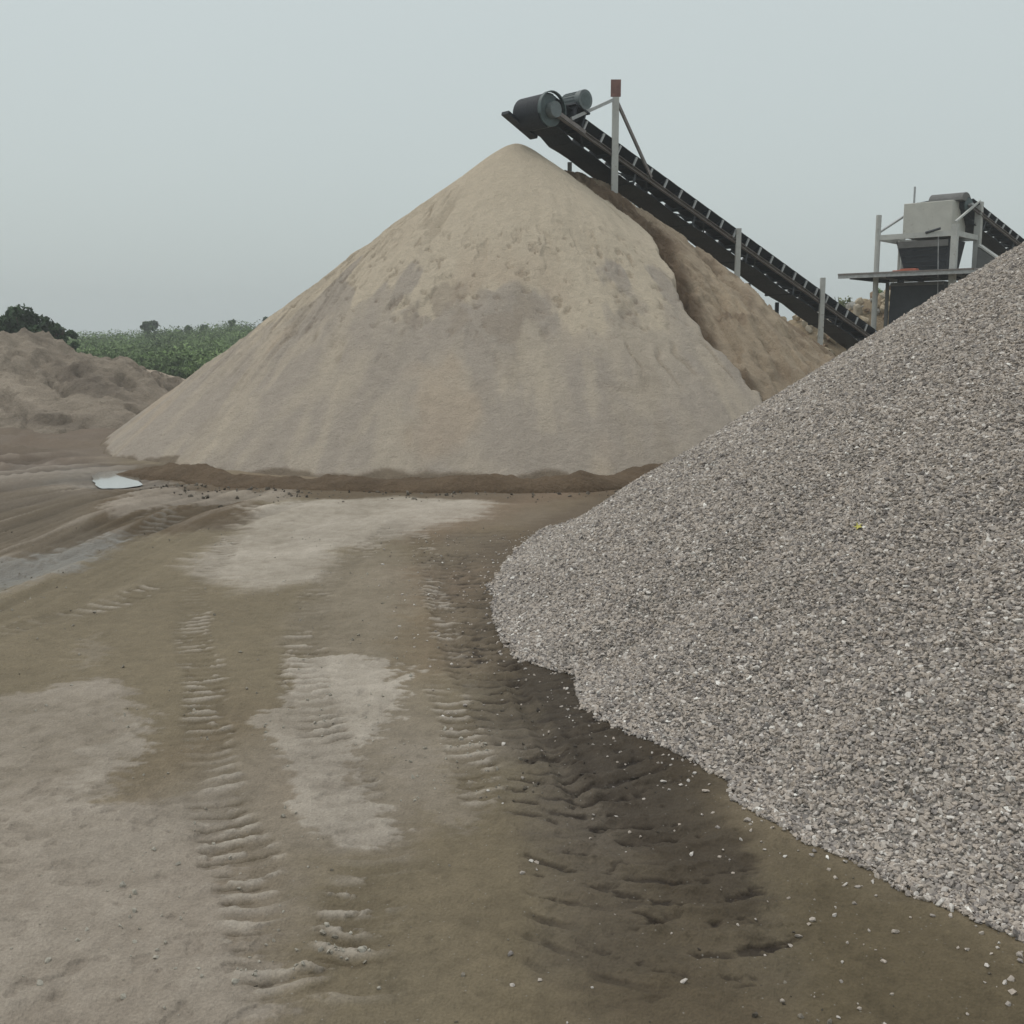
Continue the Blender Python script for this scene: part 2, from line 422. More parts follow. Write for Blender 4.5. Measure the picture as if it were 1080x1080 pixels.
WETP = [([(-200, 620), (0, 592), (100, 568), (130, 560), (90, 590), (0, 628), (-200, 690)], 0.12, 1.0),
        ([(60, 492), (130, 490), (175, 512), (120, 520), (40, 512)], 0.15, 0.4),
        ([(0, 490), (70, 488), (90, 500), (20, 515), (-40, 512)], 0.2, 0.25)]

GGAIN = np.array([0.78, 0.77, 0.775])
def ground_eval(x, y):
    d = np.hypot(x, y)
    n1 = fbm(x * 0.35, y * 0.35, 1, 4); n2 = fbm(x * 1.6, y * 1.6, 2, 4); n3 = fbm(x * 9, y * 9, 3, 4, .65)
    near = np.exp(-d / 14)
    z = n1 * 0.10 + n2 * 0.035 + n3 * 0.010 * near * 2
    sc = np.clip(d / 6, 0.6, 4)
    wx = x + fbm(x * 1.3 / sc ** .5, y * 1.3 / sc ** .5, 11, 5, 0.6) * 0.28 * sc + fbm(x * 11, y * 11, 19, 3) * 0.05
    wy = y + fbm(x * 1.3 / sc ** .5, y * 1.3 / sc ** .5, 12, 5, 0.6) * 0.55 * sc + fbm(x * 11, y * 11, 18, 3) * 0.05
    hf = fbm(x * 3.2, y * 15, 17, 4, .6)
    rag = fbm(x * 26, y * 26, 16, 3)
    wx = wx + hf * 0.26 * np.clip(d / 5, .7, 2) + rag * 0.07
    wy = wy + fbm(x * 20 + 5, y * 20, 15, 3) * 0.07 + fbm(x * 5, y * 5, 14, 4) * 0.12
    col = np.tile(C_BASE, (len(x), 1)).astype(float)
    wet = np.zeros(len(x))
    # broad tone patches
    k = sstep(0.05, 0.25, fbm(x * 0.5, y * 0.25, 21, 4))[:, None] * 0.5; col = col * (1 - k) + C_DRY * k
    k = sstep(0.05, 0.25, fbm(x * 0.5 + 9, y * 0.3, 22, 4))[:, None] * 0.4; col = col * (1 - k) + C_RED * k
    cut = x * 0 + 1.0
    for px, soft, amt, c in DARKP:
        m = 1 - sstep(-soft, soft, poly_sd(wx, wy, W(px)))
        m = m * amt; col = col * (1 - m[:, None]) + c * m[:, None]
        if amt in (0.66, 0.60): wet = np.maximum(wet, m * 0.25)
    dry_all = np.zeros(len(x))
    for px, soft, amt, c in DRY:
        m = (1 - sstep(-soft * .5, soft * .5, poly_sd(wx, wy, W(px)) + rag * 0.12)) * amt * (0.85 + 0.6 * n2 + 0.5 * n3)
        m = np.clip(m, 0, 1)
        dry_all = np.maximum(dry_all, m)
        col = col * (1 - m[:, None]) + c * m[:, None]
    z += dry_all * 0.008
    crust = sstep(0.02, 0.12, fbm(x * 1.7, y * 1.7, 13, 4)); z += crust * fbm(x * 28, y * 28, 94, 3, .6) * 0.016 * np.exp(-d / 9) * (0.4 + dry_all)
    col = col * (1 + crust * 0.30 * fbm(x * 28, y * 28, 94, 3, .6) * np.exp(-d / 12))[:, None]
    # left track zone streaks following the tracks
    zone = 1 - sstep(-0.6, 1.2, poly_sd(x, y, W([(-400, 470), (60, 480), (260, 524), (270, 540), (150, 560), (60, 610), (-300, 760)])))
    s, t = path_st(x, y, TRK[5][0])
    st = fbm(t * 5.5 + 4, s * 0.35, 31, 4)
    z += zone * st * 0.16
    col = col * (1 + (zone * st * 1.0)[:, None])
    ps = np.clip(zone * sstep(0.12, 0.28, st), 0, 1)[:, None] * 0.5
    col = col * (1 - ps) + C_DRY * ps
    for px, soft, amt in WETP:
        m = (1 - sstep(-soft, soft, poly_sd(wx, wy, W(px)))) * amt
        wet = np.maximum(wet, m * 0.9)
        col = col * (1 - 0.25 * m[:, None]) + C_GREY * 0.25 * m[:, None]
    crumb = np.zeros(len(x))
    # tyre tracks
    for ti, (p, hw, sp, dep, kind) in enumerate(TRK):
        s, t = path_st(x, y, p)
        t = t + fbm(x * 1.6, y * 1.6, 40 + ti, 5, .6) * 0.17 + rag * 0.05
        s = s + fbm(x * 2.4, y * 2.4, 50 + ti, 4, 0.6) * 0.11
        ln = path_len(p)
        inside = (1 - sstep(hw * 0.7, hw * 1.25, np.abs(t))) * sstep(0.0, 0.4, s) * (1 - sstep(ln - 0.4, ln, s))
        patch = sstep(-0.12, 0.02, fbm(x * 1.1, y * 0.9, 70 + ti, 3))
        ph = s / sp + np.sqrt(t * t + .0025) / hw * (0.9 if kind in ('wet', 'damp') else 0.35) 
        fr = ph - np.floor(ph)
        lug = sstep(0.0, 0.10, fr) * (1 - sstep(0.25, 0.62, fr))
        brk = sstep(-0.03, 0.05, fbm(x * 6, y * 8, 80 + ti, 5, .6))
        patch = patch * 0.7 + 0.3 if kind in ('wet', 'damp') else patch * 0.82 + 0.18
        col = col * (1 - 0.07 * inside)[:, None]
        inl = inside * patch
        if kind in ('wet', 'damp'):
            z += inside * (-dep * 0.5) + inl * lug * dep * (0.35 + 0.65 * brk) + inl * lug * fbm(x * 24, y * 24, 91, 3) * 0.012
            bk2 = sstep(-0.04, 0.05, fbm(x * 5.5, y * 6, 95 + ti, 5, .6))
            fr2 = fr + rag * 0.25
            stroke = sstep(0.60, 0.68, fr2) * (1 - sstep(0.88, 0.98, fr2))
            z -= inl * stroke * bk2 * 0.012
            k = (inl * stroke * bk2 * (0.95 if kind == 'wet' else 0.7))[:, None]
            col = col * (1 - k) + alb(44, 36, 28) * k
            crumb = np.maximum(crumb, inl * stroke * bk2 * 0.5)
            wet = np.maximum(wet, inside * 0.3)
        elif kind == 'slick':
            z += inside * (-dep) + inl * lug * dep * 0.8
            k = (inl * lug * brk * 0.5)[:, None]; col = col * (1 - k) + alb(140, 140, 134) * k
        else:
            mk = inl * lug * brk
            z += inside * (-0.004) + mk * dep * 1.2
            k = (mk * 0.75)[:, None]; col = col * (1 - k) + C_DRY2 * k
            fr2 = fr + rag * 0.2; th_ = sstep(0.60, 0.66, fr2) * (1 - sstep(0.74, 0.82, fr2)) * sstep(-0.02, 0.06, fbm(x * 4, y * 6, 190 + ti, 4))
            z -= inl * th_ * 0.008; k = (inl * th_ * 0.6)[:, None]; col = col * (1 - k) + alb(80, 72, 58) * k
            k = (inl * (1 - lug) * 0.30)[:, None]; col = col * (1 - k) + C_DAMP * k
            crumb = np.maximum(crumb, mk)
        z += np.exp(-((np.abs(t) - hw * 1.15) / 0.04) ** 2) * dep * 0.35 * patch
    s, t = path_st(x, y, RUT); m = np.exp(-(t / 0.05) ** 2) * sstep(0, .2, s)
    m = m * (1 - sstep(path_len(RUT) - .3, path_len(RUT), s))
    z += -m * 0.02 + np.exp(-((np.abs(t) - 0.08) / 0.03) ** 2) * 0.012 * sstep(0, .2, s) * (1 - sstep(path_len(RUT) - .3, path_len(RUT), s))
    lz = 1 - sstep(-2.0, 2.0, poly_sd(x, y, W([(-400, 392), (90, 395), (130, 440), (90, 482), (-400, 530)])))
    rg = 1 - np.abs(2 * vnoise((x * .5 + y * .9) * 1.1, (x * .9 - y * .5) * .30, 98) - 1)
    z += lz * (rg - .5) * 0.22 + lz * fbm(x * 1.5, y * 1.5, 99, 4) * 0.25
    # fine dry dimples
    dim = sstep(0.17, 0.26, fbm(x * 14, y * 14, 90, 2)) * near
    z -= dim * 0.012 * (0.3 + dry_all)
    col = col * (1 - 0.10 * dim[:, None])
    col = col * (1 + 0.22 * n2 + 0.20 * n3 * near * 2 + 0.12 * fbm(x * 30, y * 30, 92, 2) * near)[:, None]
    z += fbm(x * 22, y * 22, 93, 3) * 0.007 * np.exp(-d / 8)
    # gravel dust apron: pale fines next to the heap foot
    _, gd = gravel_h(x, y)
    ap = np.exp(-np.clip(-gd - 0.02, 0, 9) / 0.16) * sstep(5.2, 4.6, d) * (0.9 + 1.5 * n2)
    k = np.clip(ap, 0, 1)[:, None] * 0.9; col = col * (1 - k) + alb(140, 130, 108) * k
    psd = poly_sd(x, y, pp); pm = 1 - sstep(0.1, 1.1, psd); z = z * (1 - pm) + (-0.060 + n3 * 0.035 + 0.040 * sstep(-0.05, 0.5, psd)) * pm
    z += 0.03 * np.exp(-((psd - 0.45) / 0.2) ** 2) * (n2 + .3)
    # far terrain rises gently behind the vegetation
    z += sstep(-0.40, -0.24, x / np.maximum(y, 1)) * sstep(80, 125, y) * 1.1
    z += sstep(58, 150, y) * 1.6 * sstep(10, -25, x) + sstep(150, 700, d) * 1.0
    z += sstep(34, 44, y) * sstep(4, 9, x) * 0.8
    far = sstep(45, 75, d)[:, None]; col = col * (1 - far) + np.array([0.075, 0.10, 0.045]) * far
    return z, np.clip(col * GGAIN, 0.01, 0.75), np.clip(wet, 0, 1), crumb
def path_len(p): return float(np.hypot(*np.diff(p, axis=0).T).sum())

r = [1.2]
while r[-1] < 420:
    q = r[-1]; r.append(q + min(max(1.0 * q * q / (FPX * CAMH), 0.006), 0.045 * q) if q > 2.6 else q + 0.06)
R_ = np.array(r)
A_ = np.concatenate([np.linspace(-math.pi, -0.62, 60, endpoint=False), np.linspace(-0.62, 0.62, 700), np.linspace(0.62, math.pi, 61)[1:-1]])
RR, AA = np.meshgrid(R_, A_, indexing='ij')
X, Y = (RR * np.sin(AA)).ravel(), (RR * np.cos(AA)).ravel()
Z, COL, WET, CR = ground_eval(X, Y)
V = np.stack([X, Y, Z], -1)
F = grid_faces(len(R_), len(A_), wrap=True)
V = np.vstack([V, [[0, 0, 0]]])
me = mesh_np('ground', V[:-1], F)
# close the small disc under the camera with a fan
me2 = None
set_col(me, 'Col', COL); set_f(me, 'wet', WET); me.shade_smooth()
bm = bmesh.new(); bm.from_mesh(me); bm.verts.ensure_lookup_table()
bm.faces.new([bm.verts[i] for i in range(len(A_))][::-1]); bmesh.ops.recalc_face_normals(bm, faces=bm.faces[-1:]); bm.to_mesh(me); bm.free()
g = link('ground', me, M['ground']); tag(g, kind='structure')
def gz(x, y): return float(ground_eval(np.array([float(x)]), np.array([float(y)]))[0][0])

pb = MB(); c0 = pp.mean(0)
pp = c0 + (pp - c0) * 1.08
zl = -0.034
pb.add([(p[0], p[1], zl) for p in pp], [tuple(range(len(pp)))])
m, t, b = new_mat('puddle_water'); b.inputs['Base Color'].default_value = (0.30, 0.29, 0.26, 1); b.inputs['Roughness'].default_value = 0.10
b.inputs['Specular IOR Level'].default_value = 1.0; b.inputs['Coat Weight'].default_value = 1.0; b.inputs['Coat IOR'].default_value = 1.8; b.inputs['Coat Roughness'].default_value = 0.03
M['water'] = m
tag(pb.build('puddle', M['water']), 'small bright puddle in the mud before the left toe of the big sand pile', kind='structure')

# ------------------------------------------------------------------ the big sand pile
AX, AY, AH, SL = 0.10, 25.4, 6.55, 0.745
BX, BY, BH = 1.46, 26.2, 6.22
def cone(x, y, cx, cy, H, s, seed, flare=0.12):
    dx, dy = x - cx, y - cy; r = np.hypot(dx, dy); th = np.arctan2(dy, dx)
    rr = np.sqrt(r * r + 0.30 ** 2) - 0.0
    z = H + 0.15 - s * rr
    R0 = H / s
    z = z + s * 0.10 * np.clip(r - R0 * 0.62, 0, 9) ** 1.6 * flare        # flares out at the foot
    return z, r, th
def _cut():
    return [(0.6, 26.3), (1.15, 25.75), (1.95, 25.4), (2.75, 24.6), (3.02, 23.4), (3.22, 21.9), (3.5, 20.6), (3.95, 20.0), (4.3, 19.3), (4.9, 18.0), (5.4, 16.5)]
CUT = None
def pile_eval(x, y):
    global CUT
    if CUT is None: CUT = smooth_path(_cut(), 4)
    za, ra, ta = cone(x, y, AX, AY, AH, SL, 0)
    zb, rb, tb = cone(x, y, BX, BY, BH, SL * 1.01, 1, 0.1)
    cc_ = lambda a: np.where(a > math.pi / 2, a - 1.5 * math.pi, a + math.pi / 2)
    TA0, TB0 = ta, tb
    ta = cc_(ta) * ((ra + .3) / 5) ** 0.62; tb = cc_(tb) * ((rb + .3) / 5) ** 0.62
    # downslope rills and slumps on the dry face
    za = za + fbm(ta * 6, ra * 0.35, 101, 4) * 0.20 * sstep(0.5, 4, ra) + fbm(ta * 20, ra * 0.8, 102, 4) * 0.045 * sstep(0.5, 3, ra)
    za = za + fbm(x * 1.8, y * 1.8, 103, 4) * 0.05 + fbm(x * 9, y * 9, 108, 3, .6) * 0.022 * sstep(0.5, 2, ra)
    # slump ledges: short steps
    q = fbm(ta * 13, ra * 1.5, 104, 4)
    led = sstep(0.115, 0.135, q) * sstep(2.6, 3.8, ra) * (1 - sstep(6.2, 7.2, ra))
    side = sstep(-0.2, 0.3, fbm(x * .5, y * .5, 105, 2) + 0.1)
    za = za - led * 0.06 * side
    q2 = fbm(ta * 26, ra * 6.5, 106, 4)
    led2 = sstep(0.20, 0.22, q2) * sstep(2.4, 4.0, ra) * (1 - sstep(5.5, 6.5, ra)); za = za - led2 * 0.04
    rv = 1 - np.abs(2 * vnoise(ta * 9 + fbm(ta * 5, ra * .8, 109, 3) * 1.5, ra * 0.22, 110) - 1)
    gr_ = sstep(0.90, 0.985, rv) * sstep(-0.02, 0.10, fbm(ta * 6, ra * 0.9, 116, 4)) * sstep(1.6, 2.6, ra) * (1 - sstep(6.5, 8, ra))
    za = za - gr_ * 0.05
    # diagonal grooves on the left flank
    a_ = cc_(TA0); lf = sstep(-0.55, -0.80, a_) * (1 - sstep(-1.7, -2.0, a_))
    za = za + lf * fbm(ta * 50, ra * 0.9, 107, 4) * 0.17 * sstep(1.0, 2.5, ra) * (1 - sstep(7, 8, ra))
    # darker moist flank: eroded, stepped
    zb = zb + fbm(tb * 7, rb * 0.5, 111, 4) * 0.18 * sstep(0.4, 3, rb)
    st = fbm(tb * 9 + 3, rb * 0.9, 112, 4)
    lv = 0.10
    zb = zb - sstep(0.02, 0.05, st) * 0.10 * sstep(0.6, 1.5, rb) - sstep(0.12, 0.15, st) * 0.12 * sstep(0.6, 1.5, rb) - sstep(-0.12, -0.09, st) * 0.08 * sstep(0.6, 1.5, rb)
    zb = zb + fbm(x * 6, y * 6, 113, 4, .65) * 0.09 + fbm(tb * 30, rb * 1.1, 115, 3) * 0.10
    cs, ct = path_st(x, y, CUT)
    back = y > 26.7
    ct = np.where(back, np.where(x > 0.7, 1.0, -1.0) * np.abs(x - 0.7), ct)
    dd = -ct + fbm(x * 1.7, y * 1.7, 114, 5, 0.6) * 0.40
    zb = np.minimum(zb, za + 0.10 + np.clip(-dd - 0.1, 0, 9) * 0.9)
    msk_ = sstep(-0.04, 0.04, dd)
    z = zb * (1 - msk_) + za * msk_
    moist = 1 - sstep(-0.05, 0.04, dd)
    z = z - (1 - msk_) * (1 - sstep(0.3, 1.0, -dd)) * (0.22 * fbm(x * 6, y * 6, 147, 4, .65) + 0.16 * sstep(0.02, 0.06, fbm(tb * 14, rb * 2.2, 148, 4)))
    # dry A stands slightly proud along the scarp
    z = z - 0.06 * np.exp(-(np.clip(-dd - .05, 0, 9) / 0.16) ** 2) * (dd < 0) * sstep(0.8, 2.0, ra)
    # colours
    c_top = alb(174, 165, 149); c_mid = alb(171, 162, 145); c_grey = alb(151, 144, 135); c_pink = alb(162, 149, 133); c_dk = alb(144, 136, 124)
    n1 = fbm(ta * 3.2, ra * 0.30, 121, 5); n2 = fbm(ta * 9, ra * 0.7, 122, 5); n3 = fbm(x * 3, y * 3, 123, 4)
    col = np.tile(c_top, (len(x), 1)).astype(float)
    def mx(col, m, c):
        m = np.clip(m, 0, 1)[:, None]; return col * (1 - m) + c * m
    col = mx(col, sstep(-0.1, 0.3, n1) * 0.5, c_mid)
    g = sstep(4.75, 5.25, ra + n2 * 3.6 + n1 * 3.4 + n3 * 0.8) * (0.65 + 0.7 * sstep(-0.25, 0.2, n2))
    col = mx(col, g * 0.9, c_grey)
    col = mx(col, sstep(0.05, 0.28, fbm(ta * 7, ra * 0.6, 124, 4)) * sstep(3.5, 5, ra) * 0.55, c_dk)
    col = mx(col, sstep(0.08, 0.25, fbm(ta * 5 + 7, ra * 0.5, 125, 4)) * sstep(3, 5, ra) * 0.55, c_pink)
    col = mx(col, sstep(0.10, 0.24, fbm(ta * 14, ra * 0.8, 126, 4)) * sstep(4.5, 6, ra) * 0.4, c_top)
    for (u, v, rad, a_) in ((470, 320, .40, .6), (530, 350, .35, .6), (485, 345, .25, .5), (440, 345, .28, .5), (560, 335, .3, .4)):
        # dark damp slump patches in the middle of the face
        d_ = ray(u, v); tt = np.linspace(12, 26, 200); zz = CAMH + d_[2] * tt; xx = d_[0] * tt; yy = d_[1] * tt
        k = np.argmax(AH - SL * np.hypot(xx - AX, yy - AY) > zz); cx, cy = xx[k], yy[k]
        dm = np.hypot(x - cx, y - cy) + fbm(x * 3, y * 3, 130, 4) * 0.6 + fbm(ta * 30, ra * 1.5, 131, 3) * 0.4
        col = mx(col, (1 - sstep(rad * 0.7, rad * 1.1, dm)) * a_, alb(140, 131, 120))
    col = mx(col, gr_ * 0.35, alb(132, 122, 107))
    col = mx(col, led2 * 0.35, alb(120, 108, 94)); col = mx(col, led * side * 0.14, c_dk)
    cm = alb(146, 134, 117); cm2 = alb(116, 102, 87); cm3 = alb(160, 147, 128)
    colb = np.tile(cm, (len(x), 1)).astype(float)
    b1 = fbm(tb * 8, rb * 0.8, 141, 5); b2 = fbm(x * 2.2, y * 2.2, 142, 4)
    colb = mx(colb, sstep(0.05, 0.25, b1) * 0.55, cm2); colb = mx(colb, sstep(0.0, 0.25, -b1) * 0.7, cm3)
    colb = mx(colb, sstep(0.1, 0.25, b2) * 0.5, cm2)
    dn = -dd + fbm(tb * 6, rb * .8, 143, 4) * 0.9
    colb = mx(colb, (1 - sstep(0.35, 0.80, dn)) * 0.9, alb(90, 76, 61))
    crk = sstep(0.90, 0.98, 1 - np.abs(2 * vnoise(tb * 9 + fbm(x * 2, y * 2, 144, 3) * 2, rb * .5, 146) - 1)); colb = mx(colb, crk * 0.4, alb(88, 75, 62))
    colb = mx(colb, sstep(5.0, 7.5, rb + n3 * 2) * 0.35, alb(122, 112, 98))
    col = col * (1 - moist[:, None]) + colb * moist[:, None]
    # wet strip at the foot
    ft = 1 - sstep(0.03, 0.08, z + fbm(x * 1.6, y * 1.6, 145, 3) * 0.30)
    col = mx(col, ft * 0.8, alb(98, 87, 72))
    return z, np.clip(col, 0.01, 0.8)
ang = np.concatenate([np.linspace(-math.pi - 0.75, 0.75, 900, endpoint=False), np.linspace(0.75, math.pi - 0.75, 90, endpoint=False)])
rad = np.concatenate([np.linspace(0.02, 3, 60, endpoint=False), np.linspace(3, 12.5, 210)])
PX, PY = 0.6, 25.8
RR, AA = np.meshgrid(rad, ang, indexing='ij')
X, Y = (PX + RR * np.cos(AA)).ravel(), (PY + RR * np.sin(AA)).ravel()
Z, COL = pile_eval(X, Y)
Z = np.maximum(Z, -0.25)
me = mesh_np('sand_pile', np.stack([X, Y, Z], -1), grid_faces(len(rad), len(ang), True)); set_col(me, 'Col', COL); me.shade_smooth()
tag(link('sand_pile', me, M['sand']), 'huge pale conical pile of quarry sand under the head of the long conveyor', 'sand pile')

# dark moist soil berm along the foot of the sand pile
def strip_heap(name, path, fn_h, fn_w, col, label, cat, seed, mat, step=0.035, nx=22):
    P = smooth_path(path, 8); seg = np.hypot(*np.diff(P, axis=0).T); cum = np.concatenate([[0], np.cumsum(seg)])
    ns = int(cum[-1] / step); s = np.linspace(0, cum[-1], ns)
    cx = np.interp(s, cum, P[:, 0]); cy = np.interp(s, cum, P[:, 1])
    tx = np.gradient(cx); ty = np.gradient(cy); l = np.hypot(tx, ty); tx /= l; ty /= l
    v = np.linspace(-1, 1, nx)
    S_, V_ = np.meshgrid(s, v, indexing='ij')
    w = fn_w(s)[:, None]
    x = cx[:, None] - ty[:, None] * V_ * w; y = cy[:, None] + tx[:, None] * V_ * w
    h = fn_h(s)[:, None] * (1 - np.abs(V_) ** 2.2)
    h = h * (1 + 0.8 * fbm(x * 3, y * 3, seed, 4)) + fbm(x * 9, y * 9, seed + 1, 3) * 0.05 * (1 - V_ ** 2)
    z = h - 0.05 * (np.abs(V_) > 0.97) - 0.02
    fade = np.minimum(sstep(0, 0.6, S_), sstep(0, 0.6, cum[-1] - S_)); z = z * fade - 0.08 * (1 - fade)
    me = mesh_np(name, np.stack([x.ravel(), y.ravel(), z.ravel()], -1), grid_faces(ns, nx)[:, ::-1])
    c = np.tile(col, (x.size, 1)) * (1 + 0.5 * fbm(x.ravel() * 2, y.ravel() * 4, seed + 2, 4))[:, None]
    set_col(me, 'Col', c); me.shade_smooth()
    o = link(name, me, mat); return tag(o, label, cat)
bpath = W([(132, 494), (190, 502), (238, 509), (300, 512), (380, 514), (460, 515), (540, 515), (610, 514), (660, 509), (720, 500), (800, 488)])
strip_heap('soil_berm', bpath, lambda s: np.clip(0.16 + 0.42 * fbm(s * 0.55, s * 0, 150, 3) + 0.1 * fbm(s * 2.1, s * 0, 151, 2), 0.03, 1), lambda s: 0.42 + 0 * s,
           alb(92, 79, 64), 'low dark ridge of moist soil along the foot of the big sand pile', 'soil ridge', 152, M['berm'])

# ------------------------------------------------------------------ spoil heaps on the left
def heap(name, xr, yr, hf, col, label, cat, step, seed):
    xs = np.arange(xr[0], xr[1], step); ys = np.arange(yr[0], yr[1], step)
    Y, X = np.meshgrid(ys, xs, indexing='ij'); X = X.ravel(); Y = Y.ravel()
    Z, K = hf(X, Y)
    me = mesh_np(name, np.stack([X, Y, Z], -1), grid_faces(len(ys), len(xs)))
    set_col(me, 'Col', K); me.shade_smooth()
    return tag(link(name, me, M['spoil']), label, cat)
def segd(x, y, a, b):
    e = np.array(b) - np.array(a); t = np.clip(((x - a[0]) * e[0] + (y - a[1]) * e[1]) / (e @ e), 0, 1)
    return np.hypot(x - a[0] - t * e[0], y - a[1] - t * e[1]), t
def l1(x, y):
    wx = x + fbm(x * .4, y * .4, 201, 4) * 2.0; wy = y + fbm(x * .4, y * .4, 202, 4) * 2.5
    d1, t1 = segd(wx, wy, (-34, 31.5), (-13.6, 32.0))
    cr = 2.42 + 0.35 * fbm(x * .5, y * 0 + 3, 203, 3)
    z1 = cr - np.where(wy < 32, 0.33, 0.55) * d1
    d2, t2 = segd(wx, wy, (-13.6, 32.0), (-10.2, 29.5)); z2 = 2.10 - 2.45 * t2 - 0.48 * d2
    d3, t3 = segd(wx, wy, (-17.5, 31.0), (-12.2, 25.0)); z3 = 1.9 - 1.7 * t3 - 0.42 * d3
    d4, t4 = segd(wx, wy, (-22, 29), (-13.5, 21.5)); z4 = 1.55 - 1.45 * t4 - 0.40 * d4
    z = np.maximum.reduce([z1, z2, z3, z4])
    q = fbm(x * .9, y * .9, 204, 5)
    z = z + q * 0.55 * sstep(-0.2, 1.4, z) + (0.5 - np.abs(2 * vnoise((x * .75 + y * .66) * 1.0, (x * .66 - y * .75) * .28, 97) - 1)) * 0.42 * sstep(-0.3, 0.6, z) + fbm(x * 2.6, y * 2.6, 209, 5, .65) * 0.34 * sstep(-0.3, 0.6, z)
    z = z + (np.floor(z * 2.6 + q * 3) / 2.6 - q * 3 / 2.6 - z) * 0.10 * sstep(-.2, .2, fbm(x * .3, y * .3, 205, 3) + .1)
    z = z - sstep(0.12, 0.15, fbm(x * 1.2 + y * .6, y * .5, 206, 4)) * 0.14
    pit = sstep(0.17, 0.21, fbm(x * 1.6 + y * .8, y * 1.1, 219, 4)); z = z - 0.15 - pit * 0.16
    c = alb(130, 122, 111); c2 = alb(95, 88, 80); c3 = alb(150, 141, 129)
    k = sstep(0.0, 0.3, fbm(x * .6 + y * .3, y * .9, 207, 5))[:, None]; col = c * (1 - k * .8) + c2 * k * .8
    k = sstep(0.0, 0.3, fbm(x * .5, y * .7 + 9, 208, 5))[:, None]; col = col * (1 - k * .7) + c3 * k * .7
    k = (1 - sstep(23, 27, y + q * 3))[:, None] * 0.6; col = col * (1 - k) + alb(100, 96, 88) * k
    col = col * (1 - 0.22 * pit)[:, None]
    return np.maximum(z, -0.4), col
heap('spoil_heap', (-36, -8), (19, 40), l1, None, 'rough brown heap of moist spoil left of the sand pile, nearest at the left edge', 'spoil heap', 0.07, 200)
def l2(x, y):
    wx = x + fbm(x * .4, y * .4, 211, 4) * 1.2; wy = y + fbm(x * .4, y * .4, 212, 4) * 1.5
    d1, t1 = segd(wx, wy, (-19.5, 46), (-16.6, 46)); z1 = 1.65 - 0.36 * d1
    d2, t2 = segd(wx, wy, (-16.6, 46), (-12.6, 46.5)); z2 = 1.65 - 1.35 * t2 - 0.42 * d2
    z = np.maximum(z1, z2)
    z = z + fbm(x * 1.0, y * 1.0, 214, 4) * 0.45 - 0.2 - sstep(0.08, 0.12, fbm(x * 1.4, y * .7, 216, 4)) * 0.15
    c = alb(158, 146, 132); c2 = alb(120, 110, 99)
    k = sstep(0.0, 0.3, fbm(x * .8, y * .9, 217, 5))[:, None]; col = c * (1 - k * .7) + c2 * k * .7
    return np.maximum(z, -0.3), col
heap('spoil_heap', (-27, -8), (36, 54), l2, None, 'lower paler brown heap behind the rough one, against the green thicket', 'spoil heap', 0.11, 210)

# ------------------------------------------------------------------ gravel pile
th = np.concatenate([np.linspace(2.2, 5.0, 620, endpoint=False), np.linspace(5.0, 2.2 + 2 * math.pi, 160, endpoint=False)])
rd = np.concatenate([np.linspace(0.02, 1, 12, endpoint=False), np.linspace(1, 10.2, 260)])
RR, TT = np.meshgrid(rd, th, indexing='ij')
X, Y = (GC[0] + RR * np.cos(TT)).ravel(), (GC[1] + RR * np.sin(TT)).ravel()
Z, D = gravel_h(X, Y)
me = mesh_np('gravel_pile', np.stack([X, Y, Z], -1), grid_faces(len(rd), len(th), True)); me.shade_smooth()
m, t, b = new_mat('gravel_bed')
pos = N(t, 'ShaderNodeNewGeometry').outputs['Position']
v = N(t, 'ShaderNodeTexVoronoi'); v.inputs['Scale'].default_value = 70; t.links.new(pos, v.inputs['Vector'])
sc = N(t, 'ShaderNodeSeparateColor'); t.links.new(v.outputs['Color'], sc.inputs[0])
rp = N(t, 'ShaderNodeValToRGB'); e = rp.color_ramp.elements
e[0].color = (0.12, 0.115, 0.105, 1); e[1].color = (0.42, 0.38, 0.34, 1); t.links.new(sc.outputs[0], rp.inputs[0])
t.links.new(rp.outputs[0], b.inputs['Base Color']); b.inputs['Roughness'].default_value = 0.9
bump(t, b, v.outputs['Distance'], 1.0, -0.012)
M['gbed'] = m
gp = link('gravel_pile', me, M['gbed'])
tag(gp, 'large pile of grey crushed stone filling the right side beside the track', 'gravel pile')

